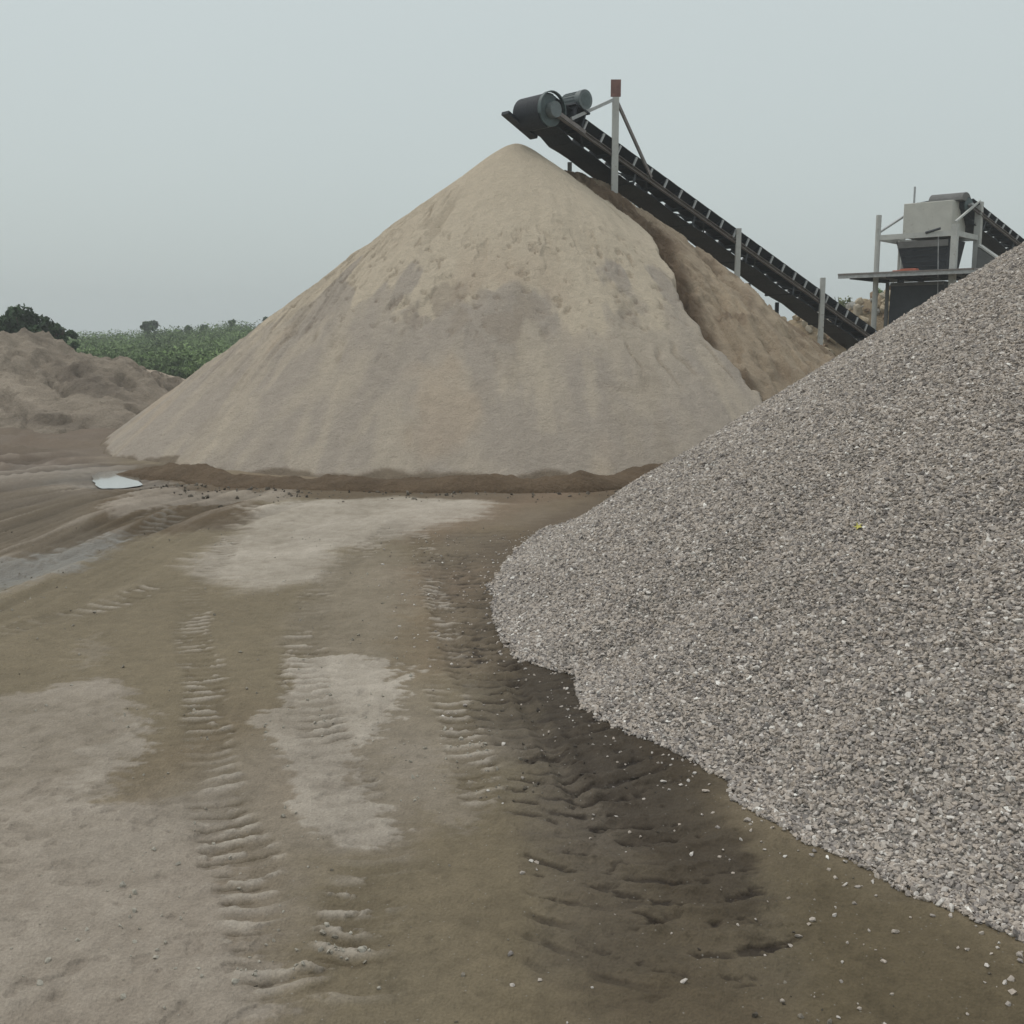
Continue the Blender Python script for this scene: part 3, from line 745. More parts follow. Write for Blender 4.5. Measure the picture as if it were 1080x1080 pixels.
def stones_gn(name, P, rot, scl, tone, mat, parent=None, nvar=8, sub=1, irr=0.75):
    """one object: a point per stone, each point shown as one of several angular stones"""
    me = bpy.data.meshes.new(name); me.vertices.add(len(P)); me.vertices.foreach_set('co', np.ascontiguousarray(P, np.float32).ravel())
    for n_, a in (('rot', rot), ('scl', scl)):
        at_ = me.attributes.new(n_, 'FLOAT_VECTOR', 'POINT'); at_.data.foreach_set('vector', np.ascontiguousarray(a, np.float32).ravel())
    set_f(me, 'tone', tone)
    at_ = me.attributes.new('pick', 'INT', 'POINT'); at_.data.foreach_set('value', rng.integers(0, nvar, len(P)).astype(np.int32))
    me.materials.append(mat)
    o = link(name, me, None, parent)
    ng = bpy.data.node_groups.new(name + '_nodes', 'GeometryNodeTree')
    ng.interface.new_socket('Geometry', in_out='INPUT', socket_type='NodeSocketGeometry')
    ng.interface.new_socket('Geometry', in_out='OUTPUT', socket_type='NodeSocketGeometry')
    gi = N(ng, 'NodeGroupInput'); go = N(ng, 'NodeGroupOutput'); LL = ng.links.new
    jn = N(ng, 'GeometryNodeJoinGeometry')
    for k in range(nvar):
        ico = N(ng, 'GeometryNodeMeshIcoSphere'); ico.inputs['Radius'].default_value = 1; ico.inputs['Subdivisions'].default_value = sub
        ps = N(ng, 'GeometryNodeInputPosition')
        wn = N(ng, 'ShaderNodeTexWhiteNoise'); wn.noise_dimensions = '4D'; wn.inputs['W'].default_value = k * 3.17 + 0.5
        LL(ps.outputs[0], wn.inputs['Vector'])
        sb = N(ng, 'ShaderNodeVectorMath', operation='SUBTRACT'); sb.inputs[1].default_value = (.5, .5, .5); LL(wn.outputs['Color'], sb.inputs[0])
        sl = N(ng, 'ShaderNodeVectorMath', operation='SCALE'); sl.inputs['Scale'].default_value = irr; LL(sb.outputs[0], sl.inputs[0])
        sp = N(ng, 'GeometryNodeSetPosition'); LL(ico.outputs[0], sp.inputs['Geometry']); LL(sl.outputs[0], sp.inputs['Offset'])
        ss = N(ng, 'GeometryNodeSetShadeSmooth'); ss.inputs['Shade Smooth'].default_value = False; LL(sp.outputs[0], ss.inputs[0])
        sm = N(ng, 'GeometryNodeSetMaterial'); sm.inputs['Material'].default_value = mat; LL(ss.outputs[0], sm.inputs[0])
        g2 = N(ng, 'GeometryNodeGeometryToInstance'); LL(sm.outputs[0], g2.inputs[0]); LL(g2.outputs[0], jn.inputs[0])
    ip = N(ng, 'GeometryNodeInstanceOnPoints'); LL(gi.outputs[0], ip.inputs['Points']); LL(jn.outputs[0], ip.inputs['Instance'])
    ip.inputs['Pick Instance'].default_value = True
    def na(nm, ty):
        q = N(ng, 'GeometryNodeInputNamedAttribute', data_type=ty); q.inputs['Name'].default_value = nm
        return [s for s in q.outputs if s.enabled][0]
    LL(na('pick', 'INT'), ip.inputs['Instance Index'])
    er = N(ng, 'FunctionNodeEulerToRotation'); LL(na('rot', 'FLOAT_VECTOR'), er.inputs[0]); LL(er.outputs[0], ip.inputs['Rotation'])
    LL(na('scl', 'FLOAT_VECTOR'), ip.inputs['Scale'])
    LL(ip.outputs[0], go.inputs[0])
    md = o.modifiers.new('stones', 'NODES'); md.node_group = ng
    o['kind'] = 'stuff'
    return o

def sample_gravel(n, tmin=2.3, tmax=5.1):
    th = rng.uniform(tmin, tmax, n); R = 9.9 * np.sqrt(rng.uniform(0, 1, n))
    x = GC[0] + R * np.cos(th); y = GC[1] + R * np.sin(th)
    k = (x < 0.62 * y + 1.2) & (y > 0.5)
    x, y = x[k], y[k]; z, d = gravel_h(x, y)
    k = d > -0.13
    return x[k], y[k], z[k], d[k]
x, y, z, d = sample_gravel(1500000)
dist = np.sqrt(x * x + y * y + (z - CAMH) ** 2)
keep = rng.uniform(0, 1, len(x)) < np.clip(1.40 - dist / 14, 0.55, 1.0)
x, y, z, d, dist = (q[keep] for q in (x, y, z, d, dist))
n = len(x)
sz = np.minimum(np.exp(rng.normal(0, 0.30, n)), 1.9) * 0.0087 * np.clip(0.75 + dist / 24, 1, 1.2)
sz *= np.where(d < 0.25, 0.85 + rng.uniform(0, .2, n), 1)
scl = np.stack([sz * rng.uniform(1.0, 1.5, n), sz * rng.uniform(0.75, 1.05, n), sz * rng.uniform(0.45, 0.8, n)], -1)
# slope frame: tilt stones with the slope
thc = np.arctan2(y - GC[1], x - GC[0])
tilt = math.atan(GS)
rot = np.stack([rng.normal(0, 0.5, n), rng.normal(0, 0.5, n) , rng.uniform(0, 6.28, n)], -1)
tone = np.clip(rng.beta(1.5, 1.5, n) + fbm(x * .7, y * .7, 300, 3) * 0.12, 0, 1)
tone = np.where(rng.uniform(0, 1, n) < 0.022, rng.uniform(0.94, 1.0, n), np.minimum(tone, 0.93))
z = np.maximum(z, np.where(d < 0.15, ground_eval(x, y)[0] + 0.003, -9)) if True else z
P = np.stack([x, y, z + sz * rng.uniform(-0.1, 0.75, n)], -1)
big = np.argsort(dist - sz * 60)[:280]
msk = np.ones(n, bool); msk[big] = False
stones_gn('loose_gravel', P[msk], rot[msk], scl[msk], tone[msk], M['gravel'], gp)
# the nearest stones as single parts
SV = []
for k in range(10):
    bm = bmesh.new(); bmesh.ops.create_icosphere(bm, subdivisions=1, radius=1)
    rr = random.Random(k)
    for v_ in bm.verts: v_.co += Vector((rr.uniform(-.38, .38), rr.uniform(-.38, .38), rr.uniform(-.38, .38)))
    me = bpy.data.meshes.new('stone'); bm.to_mesh(me); bm.free()
    set_f(me, 'tone', np.full(len(me.vertices), (0.1, .25, .35, .45, .5, .55, .65, .75, .85, .95)[k])); me.materials.append(M['gravel_obj']); SV.append(me)
for i in big:
    o = bpy.data.objects.new('stone', SV[int(np.clip(tone[i] * 10 + rng.normal(0, 1.0), 0, 9))]); C.objects.link(o); o.parent = gp
    o.location = P[i]; o.rotation_euler = rot[i]; o.scale = scl[i] * 1.1

# stray stones on the track beside the pile
def stray(n, px_poly, bias):
    pts = []
    poly = W(px_poly)
    lo, hi = poly.min(0), poly.max(0)
    x = rng.uniform(lo[0], hi[0], n); y = rng.uniform(lo[1], hi[1], n)
    k = poly_sd(x, y, poly) < 0; x, y = x[k], y[k]
    _, gd = gravel_h(x, y)
    k = (gd < -0.03) & (rng.uniform(0, 1, len(x)) < np.exp(gd / bias))
    return x[k], y[k]
xs, ys = [], []
for a in ((9000, [(440, 570), (600, 560), (650, 740), (860, 880), (1090, 985), (1200, 1200), (700, 1200), (640, 1000), (500, 740)], 0.16),
          (2600, [(380, 560), (600, 560), (650, 740), (860, 880), (1090, 985), (1200, 1200), (560, 1200), (520, 900), (440, 740)], 0.8)):
    q = stray(*a); xs.append(q[0]); ys.append(q[1])
x = np.concatenate(xs); y = np.concatenate(ys); n = len(x)
z = ground_eval(x, y)[0]
sz = np.exp(rng.normal(0, 0.4, n)) * 0.0062
sz = np.minimum(sz, 0.0125)
scl = np.stack([sz * rng.uniform(1.0, 1.4, n), sz * rng.uniform(0.8, 1.0, n), sz * rng.uniform(0.5, 0.8, n)], -1)
rot = np.stack([rng.normal(0, 0.3, n), rng.normal(0, 0.3, n), rng.uniform(0, 6.28, n)], -1)
sg = stones_gn('stray_gravel', np.stack([x, y, z + sz * 0.35], -1), rot, scl, np.clip(rng.beta(3, 1.6, n), 0, 1), M['gravel'])
tag(sg, 'loose pale stones strewn over the dark track beside the gravel pile', 'stray gravel')

# soil crumbs on the dry patches and lug marks
x = rng.uniform(-6, 2.0, 400000); y = 2.6 + 9.4 * rng.uniform(0, 1, 400000) ** 1.6
k = (np.abs(x) < 0.55 * y + 0.5); x, y = x[k], y[k]
z, cc, _, cr_ = ground_eval(x, y)
gd = gravel_h(x, y)[1]
clump = sstep(0.08, 0.22, fbm(x * 2.3, y * 2.3, 320, 4))
pr = 0.0040 * (0.4 + 2.0 * sstep(0.0, .25, fbm(x * .8, y * .8, 321, 3))) + 0.16 * cr_ * clump + 0.012 * clump
k = (rng.uniform(0, 1, len(x)) < pr) & (gd < -0.1); x, y, z = x[k], y[k], z[k]; lum = cc[k].mean(1); n = len(x)
sz = np.exp(rng.normal(0, 0.5, n)) * 0.0048
sz = np.minimum(sz, 0.011)
scl = np.stack([sz * rng.uniform(1.0, 1.5, n), sz, sz * rng.uniform(0.6, 0.9, n)], -1)
rot = rng.uniform(0, 6.28, (n, 3))
tag(stones_gn('soil_crumbs', np.stack([x, y, z + sz * 0.3], -1), rot, scl, np.clip((lum - 0.04) / 0.20 + rng.normal(0, .14, n), 0, 1), M['crumb'], None, 5, 1, 0.7),
    'small crumbs of dry soil scattered over the tyre tracks', 'soil crumbs')

x = rng.uniform(-5.2, 3.5, 700); y = 15.2 + 0.9 * rng.normal(size=700) * 0.6 + 0.03 * (x + 2) ** 2
z = ground_eval(x, y)[0]; n = len(x); sz = np.exp(rng.normal(0, 0.5, n)) * 0.016
sz = np.minimum(sz, 0.035)
scl = np.stack([sz * rng.uniform(1.0, 1.5, n), sz, sz * rng.uniform(0.5, 0.8, n)], -1)
tag(stones_gn('soil_clods', np.stack([x, y, z + sz * 0.1], -1), rng.uniform(0, 6.28, (n, 3)), scl, np.clip(rng.normal(.25, .2, n), 0, 1), M['crumb'], None, 5, 1, 0.7),
    'dark clods of moist soil lying before the ridge at the sand pile foot', 'soil clods')

# scrap of yellow leaf on the gravel
d_ = ray(905, 556); tt = np.linspace(2, 14, 3000); pts = np.outer(tt, d_) + [0, 0, CAMH]
k = int(np.argmax(gravel_h(pts[:, 0], pts[:, 1])[0] + 0.025 > pts[:, 2])); lp = Vector(pts[k])
lb = MB(); vs = []; nlf = 10
for lay in (0.0, 0.003):
    for i in range(nlf):
        a = 2 * math.pi * i / nlf; rr = (0.038 if i % 2 == 0 else 0.012) * (0.8 + 0.4 * random.random())
        vs.append((math.cos(a) * rr, math.sin(a) * rr * 0.7, lay + 0.35 * rr))
lb.add(vs, [tuple(range(nlf))[::-1], tuple(range(nlf, 2 * nlf))] + [(i, (i + 1) % nlf, nlf + (i + 1) % nlf, nlf + i) for i in range(nlf)])
lf = lb.build('fallen_leaf', M['yellow']); lf.location = lp; lf.rotation_euler = (0.55, -0.45, 0.4)
tag(lf, 'tiny dry yellow leaf lying on the slope of the grey gravel pile', 'leaf')

# ------------------------------------------------------------------ conveyors
def frame_matrix(tail, head):
    tail, head = Vector(tail), Vector(head)
    u = (head - tail).normalized(); w = Vector((0, 0, 1)).cross(u).normalized()      # w: to the left of travel
    n = u.cross(w).normalized(); 
    if n.z < 0: n = -n
    Mx = Matrix((u, w, n)).transposed().to_4x4(); Mx.translation = tail
    return Mx, (head - tail).length
def trough_belt(Mx, s0, s1, wf, ww, zc, zw, th, name, mat, parent, n=40, sag=0.0, pitch=0.56):
    prof = [(-wf / 2 - ww, zw), (-wf / 2 - ww * .45, zc + (zw - zc) * .38), (-wf / 2, zc), (wf / 2, zc), (wf / 2 + ww * .45, zc + (zw - zc) * .38), (wf / 2 + ww, zw)]
    ring = prof + [(a, b - th) for a, b in prof[::-1]]
    k = len(ring); V = []; F = []
    for i in range(n + 1):
        s = s0 + (s1 - s0) * i / n
        dz = -sag * abs(math.sin(math.pi * (s - s0) / pitch))
        for a, b_ in ring: V.append(Mx @ Vector((s, a, b_ + dz)))
    for i in range(n):
        for j in range(k): F.append((i * k + j, i * k + (j + 1) % k, (i + 1) * k + (j + 1) % k, (i + 1) * k + j))
    F.append(tuple(range(k))); F.append(tuple(range(n * k, (n + 1) * k))[::-1])
    mb = MB(); mb.add(V, F); return mb.build(name, mat, parent)
def make_conveyor(name, tail, head, label, near, wid, pitch, zw=0.30, zret=-0.34, head_r=0.31, guard=True):
    """near = sign of w pointing to the camera side"""
    Mx, Ln = frame_matrix(tail, head)
    root = empty(name, Vector(tail), label, 'conveyor')
    bpy.context.view_layer.update()
    inv = Matrix.Translation(-Vector(tail)); Mx = inv @ Mx          # part meshes are built in the frame of the empty
    hw = wid / 2
    for s in (near, -near):
        mb = MB(); mb.box(Mx, (Ln / 2, s * hw, -0.035), (Ln, 0.012, 0.08))
        mb.box(Mx, (Ln / 2, s * (hw + near * s * 0.03), 0.008), (Ln, 0.075, 0.012)); mb.box(Mx, (Ln / 2, s * (hw + near * s * 0.03), -0.078), (Ln, 0.075, 0.012))
        mb.build('channel_beam', M['channel'], root)
    trough_belt(Mx, 0.2, Ln - 0.1, wid * 0.42, wid * 0.30, 0.12, zw, 0.016, 'carrying_belt', M['rubber'], root, 60, 0.006, pitch)
    # return belt with slightly uneven hang
    nseg = 50; V = []; F = []; bw = wid * 0.42
    for i in range(nseg + 1):
        s = 0.1 + (Ln - 0.1) * i / nseg; dz = -0.05 * abs(math.sin(math.pi * s / (pitch * 4))) + (0.10 if i > nseg - 3 else 0)
        for a, c in ((-bw, 0), (bw, 0), (bw, -0.016), (-bw, -0.016)): V.append(Mx @ Vector((s, a, zret + c + dz)))
    for i in range(nseg):
        for j in range(4): F.append((i * 4 + j, i * 4 + (j + 1) % 4, i * 4 + 4 + (j + 1) % 4, i * 4 + 4 + j))
    F += [(0, 1, 2, 3), (nseg * 4 + 3, nseg * 4 + 2, nseg * 4 + 1, nseg * 4)]
    mb = MB(); mb.add(V, F); mb.build('return_belt', M['rubber'], root)
    # idler sets: cross beam, brackets and rollers
    k = 0; s = 0.35
    def inst(mb, nm, mat, s_):
        o = mb.build(nm, mat, root); return o
    protos = None
    while s < Ln - 0.7:
        off = Mx.to_3x3() @ Vector((s, 0, 0))
        if protos is None:
            I = Mx.to_3x3().to_4x4(); base = Mx.translation.copy()
            fr = MB(); fr.box(I, (0, 0, 0.035), (0.05, wid + 0.05, 0.04)); fr = fr.build('idler_beam', M['dark'], root)
            brs = []
            for sg_ in (-1, 1):
                bk = MB(); bk.bar(I @ Vector((0.03, sg_ * (hw + 0.02), 0.0)), I @ Vector((-0.01, sg_ * (hw + 0.035), zw - 0.05)), 0.04, 0.045)
                bk.bar(I @ Vector((-0.01, sg_ * (hw + 0.035), zw - 0.06)), I @ Vector((-0.04, sg_ * (hw - 0.02), zw - 0.03)), 0.035, 0.03)
                brs.append(bk.build('idler_bracket', M['bracket'], root))
            ros = []
            for a0, z0, a1, z1 in ((-wid * .2, .055, wid * .2, .055), (-wid * .22, .065, -hw - .0, zw - .07), (wid * .22, .065, hw + .0, zw - .07)):
                rl = MB(); rl.tube(I @ Vector((0, a0, z0)), I @ Vector((0, a1, z1)), 0.04, 8); ros.append(rl.build('roller', M['dark'], root))
            protos = [fr] + brs + ros
            for o in protos: o.location = base + off
        else:
            for o in protos:
                c = o.copy(); C.objects.link(c); c.parent = root; c.location = base + off
        s += pitch; k += 1
    # return rollers and their hangers, lacing between the channels
    rp = None; s = 0.8
    while s < Ln - 0.8:
        off = Mx.to_3x3() @ Vector((s, 0, 0))
        if rp is None:
            I = Mx.to_3x3().to_4x4(); base = Mx.translation.copy()
            a = MB(); a.tube(I @ Vector((0, -hw, zret - 0.045)), I @ Vector((0, hw, zret - 0.045)), 0.035, 8); a = a.build('return_roller', M['dark'], root)
            hs = []
            for sg_ in (-1, 1):
                h_ = MB(); h_.box(I, (0, sg_ * (hw - 0.01), (zret - 0.11) / 2 - 0.03), (0.07, 0.014, abs(zret) - 0.02)); hs.append(h_.build('roller_hanger', M['greydark'], root))
            rp = [a] + hs
            for o in rp: o.location = base + off
        else:
            for o in rp:
                c = o.copy(); C.objects.link(c); c.parent = root; c.location = base + off
        s += pitch * 4
    lc = MB(); s = 0.4; sgn = 1
    while s < Ln - 1.2:
        lc.bar(Mx @ Vector((s, sgn * (hw - .02), -0.09)), Mx @ Vector((s + pitch * 2, -sgn * (hw - .02), -0.09)), 0.04, 0.03); s += pitch * 2; sgn = -sgn
    lc.build('lacing', M['greydark'], root)
    # head pulley with the belt running round it
    hz = -0.01; hs_ = Ln - 0.05
    pl = MB(); pl.tube(Mx @ Vector((hs_, -hw * .93, hz)), Mx @ Vector((hs_, hw * .93, hz)), head_r, 28)
    pl.build('head_pulley', M['teal'], root, smooth=True)
    V = []; F = []; na = 22
    for i in range(na + 1):
        a = math.pi / 2 - math.pi * 1.05 * i / na
        for rr_, ww_ in ((head_r + .004, -bw), (head_r + .004, bw), (head_r + .03, bw), (head_r + .03, -bw)):
            V.append(Mx @ Vector((hs_ + math.cos(a) * rr_, ww_ * 1.02, hz + math.sin(a) * rr_)))
    for i in range(na):
        for j in range(4): F.append((i * 4 + j, i * 4 + (j + 1) % 4, i * 4 + 4 + (j + 1) % 4, i * 4 + 4 + j))
    F += [(0, 1, 2, 3), (na * 4 + 3, na * 4 + 2, na * 4 + 1, na * 4)]
    mb = MB(); mb.add(V, F); mb.build('wrapped_belt', M['rubber'], root, smooth=True)
    sh = MB(); sh.tube(Mx @ Vector((hs_, -hw - .12, hz)), Mx @ Vector((hs_, hw + .12, hz)), 0.05, 12); sh.build('shaft', M['bracket'], root)
    return root, Mx, Ln

TAIL = at(922, 368, 35.2); HEAD = at(565, 117, 25.1)
HEAD.z -= 0.02
conv, CM, CL = make_conveyor('conveyor', TAIL, HEAD, 'long black stacking conveyor rising from lower right to above the sand pile apex', 1, 0.92, 0.60, zret=-0.27, head_r=0.34)
# which sign of w faces the camera
_w = CM.to_3x3() @ Vector((0, 1, 0)); NEAR = 1 if (_w.dot(-Vector((TAIL.x, TAIL.y, 0))) > 0) else -1
hw = 0.46
# guard hood with a teal rim on the near end of the head pulley
hd = MB(); n_ = 16; V = []; F = []
hs_, hz = CL - 0.05, -0.01
for i in range(n_ + 1):
    a = math.radians(-35) + math.radians(215) * i / n_
    for rr_, ww_ in ((0.375, hw * .93), (0.375, hw * 1.12), (0.40, hw * 1.12), (0.40, hw * .93)):
        V.append(CM @ Vector((hs_ + math.cos(a) * rr_, NEAR * ww_, hz + math.sin(a) * rr_)))
for i in range(n_):
    for j in range(4): F.append((i * 4 + j, i * 4 + (j + 1) % 4, i * 4 + 4 + (j + 1) % 4, i * 4 + 4 + j))
F += [(0, 1, 2, 3), (n_ * 4 + 3, n_ * 4 + 2, n_ * 4 + 1, n_ * 4)]
hd.add(V, F); hd.build('pulley_guard', M['teal'], conv, smooth=True)
gb = MB(); gb.tube(CM @ Vector((hs_, NEAR * hw * .95, hz)), CM @ Vector((hs_, NEAR * (hw + .14), hz)), 0.17, 18); gb.build('gearbox', M['motor'], conv, smooth=True)
# bearing arms carrying the pulley
for sg_ in (-1, 1):
    ar = MB(); ar.bar(CM @ Vector((CL - 1.1, sg_ * (hw + .06), -0.02)), CM @ Vector((CL + 0.08, sg_ * (hw + .06), hz)), 0.05, 0.09); ar.build('bearing_arm', M['channel'], conv)
# deflector plate below and beyond the pulley
dp = MB(); dp.hull([CM @ Vector(q) for q in ((CL - 0.42, -hw, -0.38), (CL + 0.55, -hw, -0.28), (CL + 0.55, -hw * .5, -0.28), (CL - 0.42, -hw * .5, -0.38),
                                             (CL - 0.42, -hw, -0.32), (CL + 0.55, -hw, -0.21), (CL + 0.55, -hw * .5, -0.21), (CL - 0.42, -hw * .5, -0.32))])
dp.build('deflector_plate', M['dark'], conv)
# drive motor
mc = CL - 0.80
mt = MB(); a0, a1 = NEAR * (hw + 0.10), NEAR * (hw - 0.46)
mt.tube(CM @ Vector((mc, a0, 0.60)), CM @ Vector((mc, a1, 0.60)), 0.19, 20)
mo = mt.build('motor', M['motor'], conv, smooth=True)
fn = MB()
for i in range(20):
    a = 2 * math.pi * i / 20
    fn.bar(CM @ Vector((mc + math.cos(a) * .195, a0 - NEAR * .14, .60 + math.sin(a) * .195)), CM @ Vector((mc + math.cos(a) * .195, a1 + NEAR * .03, .60 + math.sin(a) * .195)), 0.012, 0.02)
fn = fn.build('cooling_fins', M['motor'], mo)
cw = MB(); cw.tube(CM @ Vector((mc, a0 + NEAR * .05, 0.60)), CM @ Vector((mc, a0 - NEAR * .10, 0.60)), 0.215, 20); cw.build('fan_cowl', M['motor'], mo, smooth=True)
cw = MB(); cw.tube(CM @ Vector((mc, a0 + NEAR * .056, 0.60)), CM @ Vector((mc, a0 + NEAR * .04, 0.60)), 0.15, 16); cw.build('fan_grille', M['teal'], mo)
mm = MB(); mm.box(CM, (mc, NEAR * (hw - .18), 0.39), (0.5, 0.62, 0.04)); mm.box(CM, (mc - .15, NEAR * (hw - .18), 0.20), (0.05, 0.55, 0.36)); mm.box(CM, (mc + .15, NEAR * (hw - .18), 0.20), (0.05, 0.55, 0.36))
mm.build('motor_mount', M['dark'], conv)

def on_conv(u):         # distance along the conveyor where its near beam shows at image column u
    best = None
    for i in range(400):
        s = CL * i / 400; p = CM @ Vector((s, NEAR * hw, 0)) + TAIL
        d = abs(540 + FPX * p.x / (p.y * math.cos(PITCH) - (p.z - CAMH) * math.sin(PITCH)) - u)
        if best is None or d < best[0]: best = (d, s)
    return best[1]
Ti = -TAIL
def post(u, vtop, zbot, w, nm='support_post', mat='post', sgn=1, extra=0.07):
    s = on_conv(u); p = CM @ Vector((s, sgn * NEAR * (hw + extra), 0)) + TAIL
    top = at(u, vtop, p.y).z
    mb = MB(); mb.box(Matrix.Identity(4), (p.x - TAIL.x, p.y - TAIL.y, (top + zbot) / 2 - TAIL.z), (w, w, top - zbot)); return mb.build(nm, M[mat], conv), p, top, s
o, p1, top1, s1 = post(646, 103, 4.0, 0.15)
p1z = top1
pl_ = MB(); a = at(646, 84, p1.y); b_ = at(646, 102, p1.y)
pl_.hull([Vector((p1.x + dx, p1.y + dy, z)) - TAIL for z in (b_.z, a.z) for dx, dy in ((-.115, -.02), (.115, -.02), (.115, .02), (-.115, .02))])
pl_.build('end_plate', M['redplate'], conv)['label'] = 'rusty red plate on top of the tall post'
br = MB(); br.bar(Vector((p1.x, p1.y, p1z - .02)) - TAIL, CM @ Vector((on_conv(599), NEAR * (hw + .08), 0.05)), 0.05, 0.07); br.build('brace', M['bracket'], conv)
br = MB(); br.bar(Vector((p1.x, p1.y, p1z - .02)) - TAIL, CM @ Vector((on_conv(684) , NEAR * (hw + .08), 0.02)), 0.05, 0.07); br.build('brace', M['channel'], conv)
post(776, 241, 0.0, 0.13); post(865, 293, 0.0, 0.13)
for u, vt in ((634, 155), (668, 178), (820, 285), (850, 310)):
    s = on_conv(u); p = CM @ Vector((s, -NEAR * (hw - .05), -0.35)) + TAIL
    mb = MB(); mb.box(Matrix.Identity(4), (p.x - TAIL.x, p.y - TAIL.y, (p.z - 0.9 + p.z) / 2 - TAIL.z), (0.10, 0.10, 0.95)); 
    mb.build('rear_leg', M['dark'] if u > 700 else M['greymid'], conv)

# ------------------------------------------------------------------ screening plant on the right
E0 = Vector((11.77, 36.0, 0)); EX = Vector((.76, -.65, 0)).normalized(); EY = Vector((.65, .76, 0)).normalized()
PM = Matrix((EX, EY, Vector((0, 0, 1)))).transposed().to_4x4()
plant = empty('screening_plant', E0, 'pale box hopper on a steel frame with a deck, behind the gravel pile', 'screening plant')
PW, PD = 2.43, 2.10
def zat(v, Y=36.0): return at(950, v, Y).z
def pt(a, b, z): return PM @ Vector((a, b, z))
def pst(a, b, v0, v1, r, mat='post', rnd=True, z0=None):
    Y = (E0 + PM @ Vector((a, b, 0))).y
    mb = MB(); zb = zat(v1, Y) if z0 is None else z0
    if rnd: mb.tube(pt(a, b, zb), pt(a, b, zat(v0, Y)), r, 14)
    else: mb.box(PM, (a, b, (zb + zat(v0, Y)) / 2), (r * 2, r * 2, zat(v0, Y) - zb))
    return mb.build('frame_post', M[mat], plant, smooth=rnd)
pst(0, 0, 227, 0, 0.085, z0=0.3); pst(PW, 0, 236, 0, 0.09, z0=0.3, rnd=False); pst(PW, PD, 213, 0, 0.10, z0=0.3, rnd=False); pst(0, PD, 250, 292, 0.085)
pst(0, PD, 293, 0, 0.085, 'dark', z0=0.3, rnd=False)
# rails at hopper floor level
zr = zat(251)
for a, b in (((0, 0), (PW, 0)), ((0, 0), (0, PD)), ((PW, 0), (PW, PD)), ((0, PD), (PW, PD))):
    mb = MB(); mb.bar(pt(*a, zr), pt(*b, zr), 0.09, 0.16); mb.build('frame_beam', M['post'], plant)
mb = MB(); mb.bar(pt(0, 0, zat(246)), pt(0.15, PD, zat(225, 37.5)), 0.06); mb.build('brace', M['bracket'], plant)
mb = MB(); mb.bar(pt(PW - .0, 0.0, zat(234, 34.5)), pt(PW, PD, zat(214, 36.5)), 0.06); mb.build('brace', M['post'], plant)
# hopper box: four walls with depth and a rim
x0, x1, y0, y1 = 0.50, PW - 0.38, 0.75, PD - 0.05
zt, zb = zat(214, 36), zat(250, 36)
bx_ = MB(); bx_.box(PM, ((x0 + x1) / 2, (y0 + y1) / 2, (zt + zb) / 2), (x1 - x0, y1 - y0, zt - zb)); bx_.build('hopper_box', M['hopper'], plant, bevel=0.015)
for i in range(1, 4):
    mb = MB(); xx = x0 + (x1 - x0) * i / 4
    if i == 3: mb.box(PM, (x1 + .012, (y0 + y1) / 2, (zt + zb) / 2), (0.02, 0.06, zt - zb)); mb.build('stiffener', M['hopper'], plant)
mb = MB(); mb.box(PM, ((x0 + x1) / 2, y0 - .015, zb + .03), (x1 - x0, 0.03, 0.06)); mb.build('bottom_rim', M['hopper'], plant)
# belt cover on top
cv = MB(); V = []; F = []; n_ = 10
for e_ in (0, 1):
    for i in range(n_ + 1):
        a = math.pi * i / n_
        V.append(pt(x0 + 0.7 + e_ * 1.05, (y0 + y1) / 2 - math.cos(a) * 0.42, zt + 0.02 + math.sin(a) * 0.26))
    V.append(pt(x0 + 0.7 + e_ * 1.05, (y0 + y1) / 2, zt + 0.003))
k = n_ + 2
F = [(i, i + 1, k + i + 1, k + i) for i in range(n_)] + [tuple(range(k)), tuple(range(k, 2 * k))[::-1], (n_, n_ + 1, k + n_ + 1, k + n_), (n_ + 1, 0, k, k + n_ + 1)]
cv.add(V, F); cv.build('belt_cover', M['greymid'], plant)
# tapered slatted housing under the box
hz0, hz1 = zat(285, 36), zat(254, 36)
hs2 = MB()
def rectp(a0, a1, b0, b1, z): return [pt(a0, b0, z), pt(a1, b0, z), pt(a1, b1, z), pt(a0, b1, z)]
hs2.hull(rectp(x0 + .08, x1 - .12, y0 + .1, y1 - .1, hz0) + rectp(x0 - .15, x1 + .02, y0 - .1, y1, hz1 - .02)); hs2.build('screen_housing', M['greydark'], plant)
for i, vv in enumerate((258, 264, 270, 276, 281)):
    f_ = (vv - 254) / 31; mb = MB(); e1 = -.15 + .23 * f_
    mb.box(PM, ((x0 + e1 + x1 - .14 * f_) / 2, y0 - .1 + .2 * f_ - .012, zat(vv, 36)), (x1 - x0 - e1 - .05 - .12 * f_, 0.05, 0.05 if i else 0.20)); mb.build('slat', M['greymid'] if i == 0 else M['dark'], plant)
mb = MB(); mb.box(PM, (x0 - .12, y0 + .1, (hz0 + hz1) / 2), (0.05, 0.05, hz1 - hz0 + .1)); mb.build('corner_strip', M['hopper'], plant)
# deck
zd = zat(291, 36)
for i in range(7):
    yy = -0.45 + i * 0.48
    mb = MB(); mb.box(PM, (1.15, yy, zd + .05), (4.3, 0.46, 0.05)); mb.build('deck_plank', M['greymid'] if i % 2 else M['channel'], plant)
for yy in (-0.62, 2.55):
    mb = MB(); mb.box(PM, (1.15, yy, zd - .02), (4.3, 0.07, 0.12)); mb.build('edge_channel', M['bracket'], plant)
for xx in (-0.6, 0.6, 1.8, 2.95):
    mb = MB(); mb.box(PM, (xx, 0.96, zd - .05), (0.09, 3.05, 0.12)); mb.build('deck_joist', M['dark'], plant)
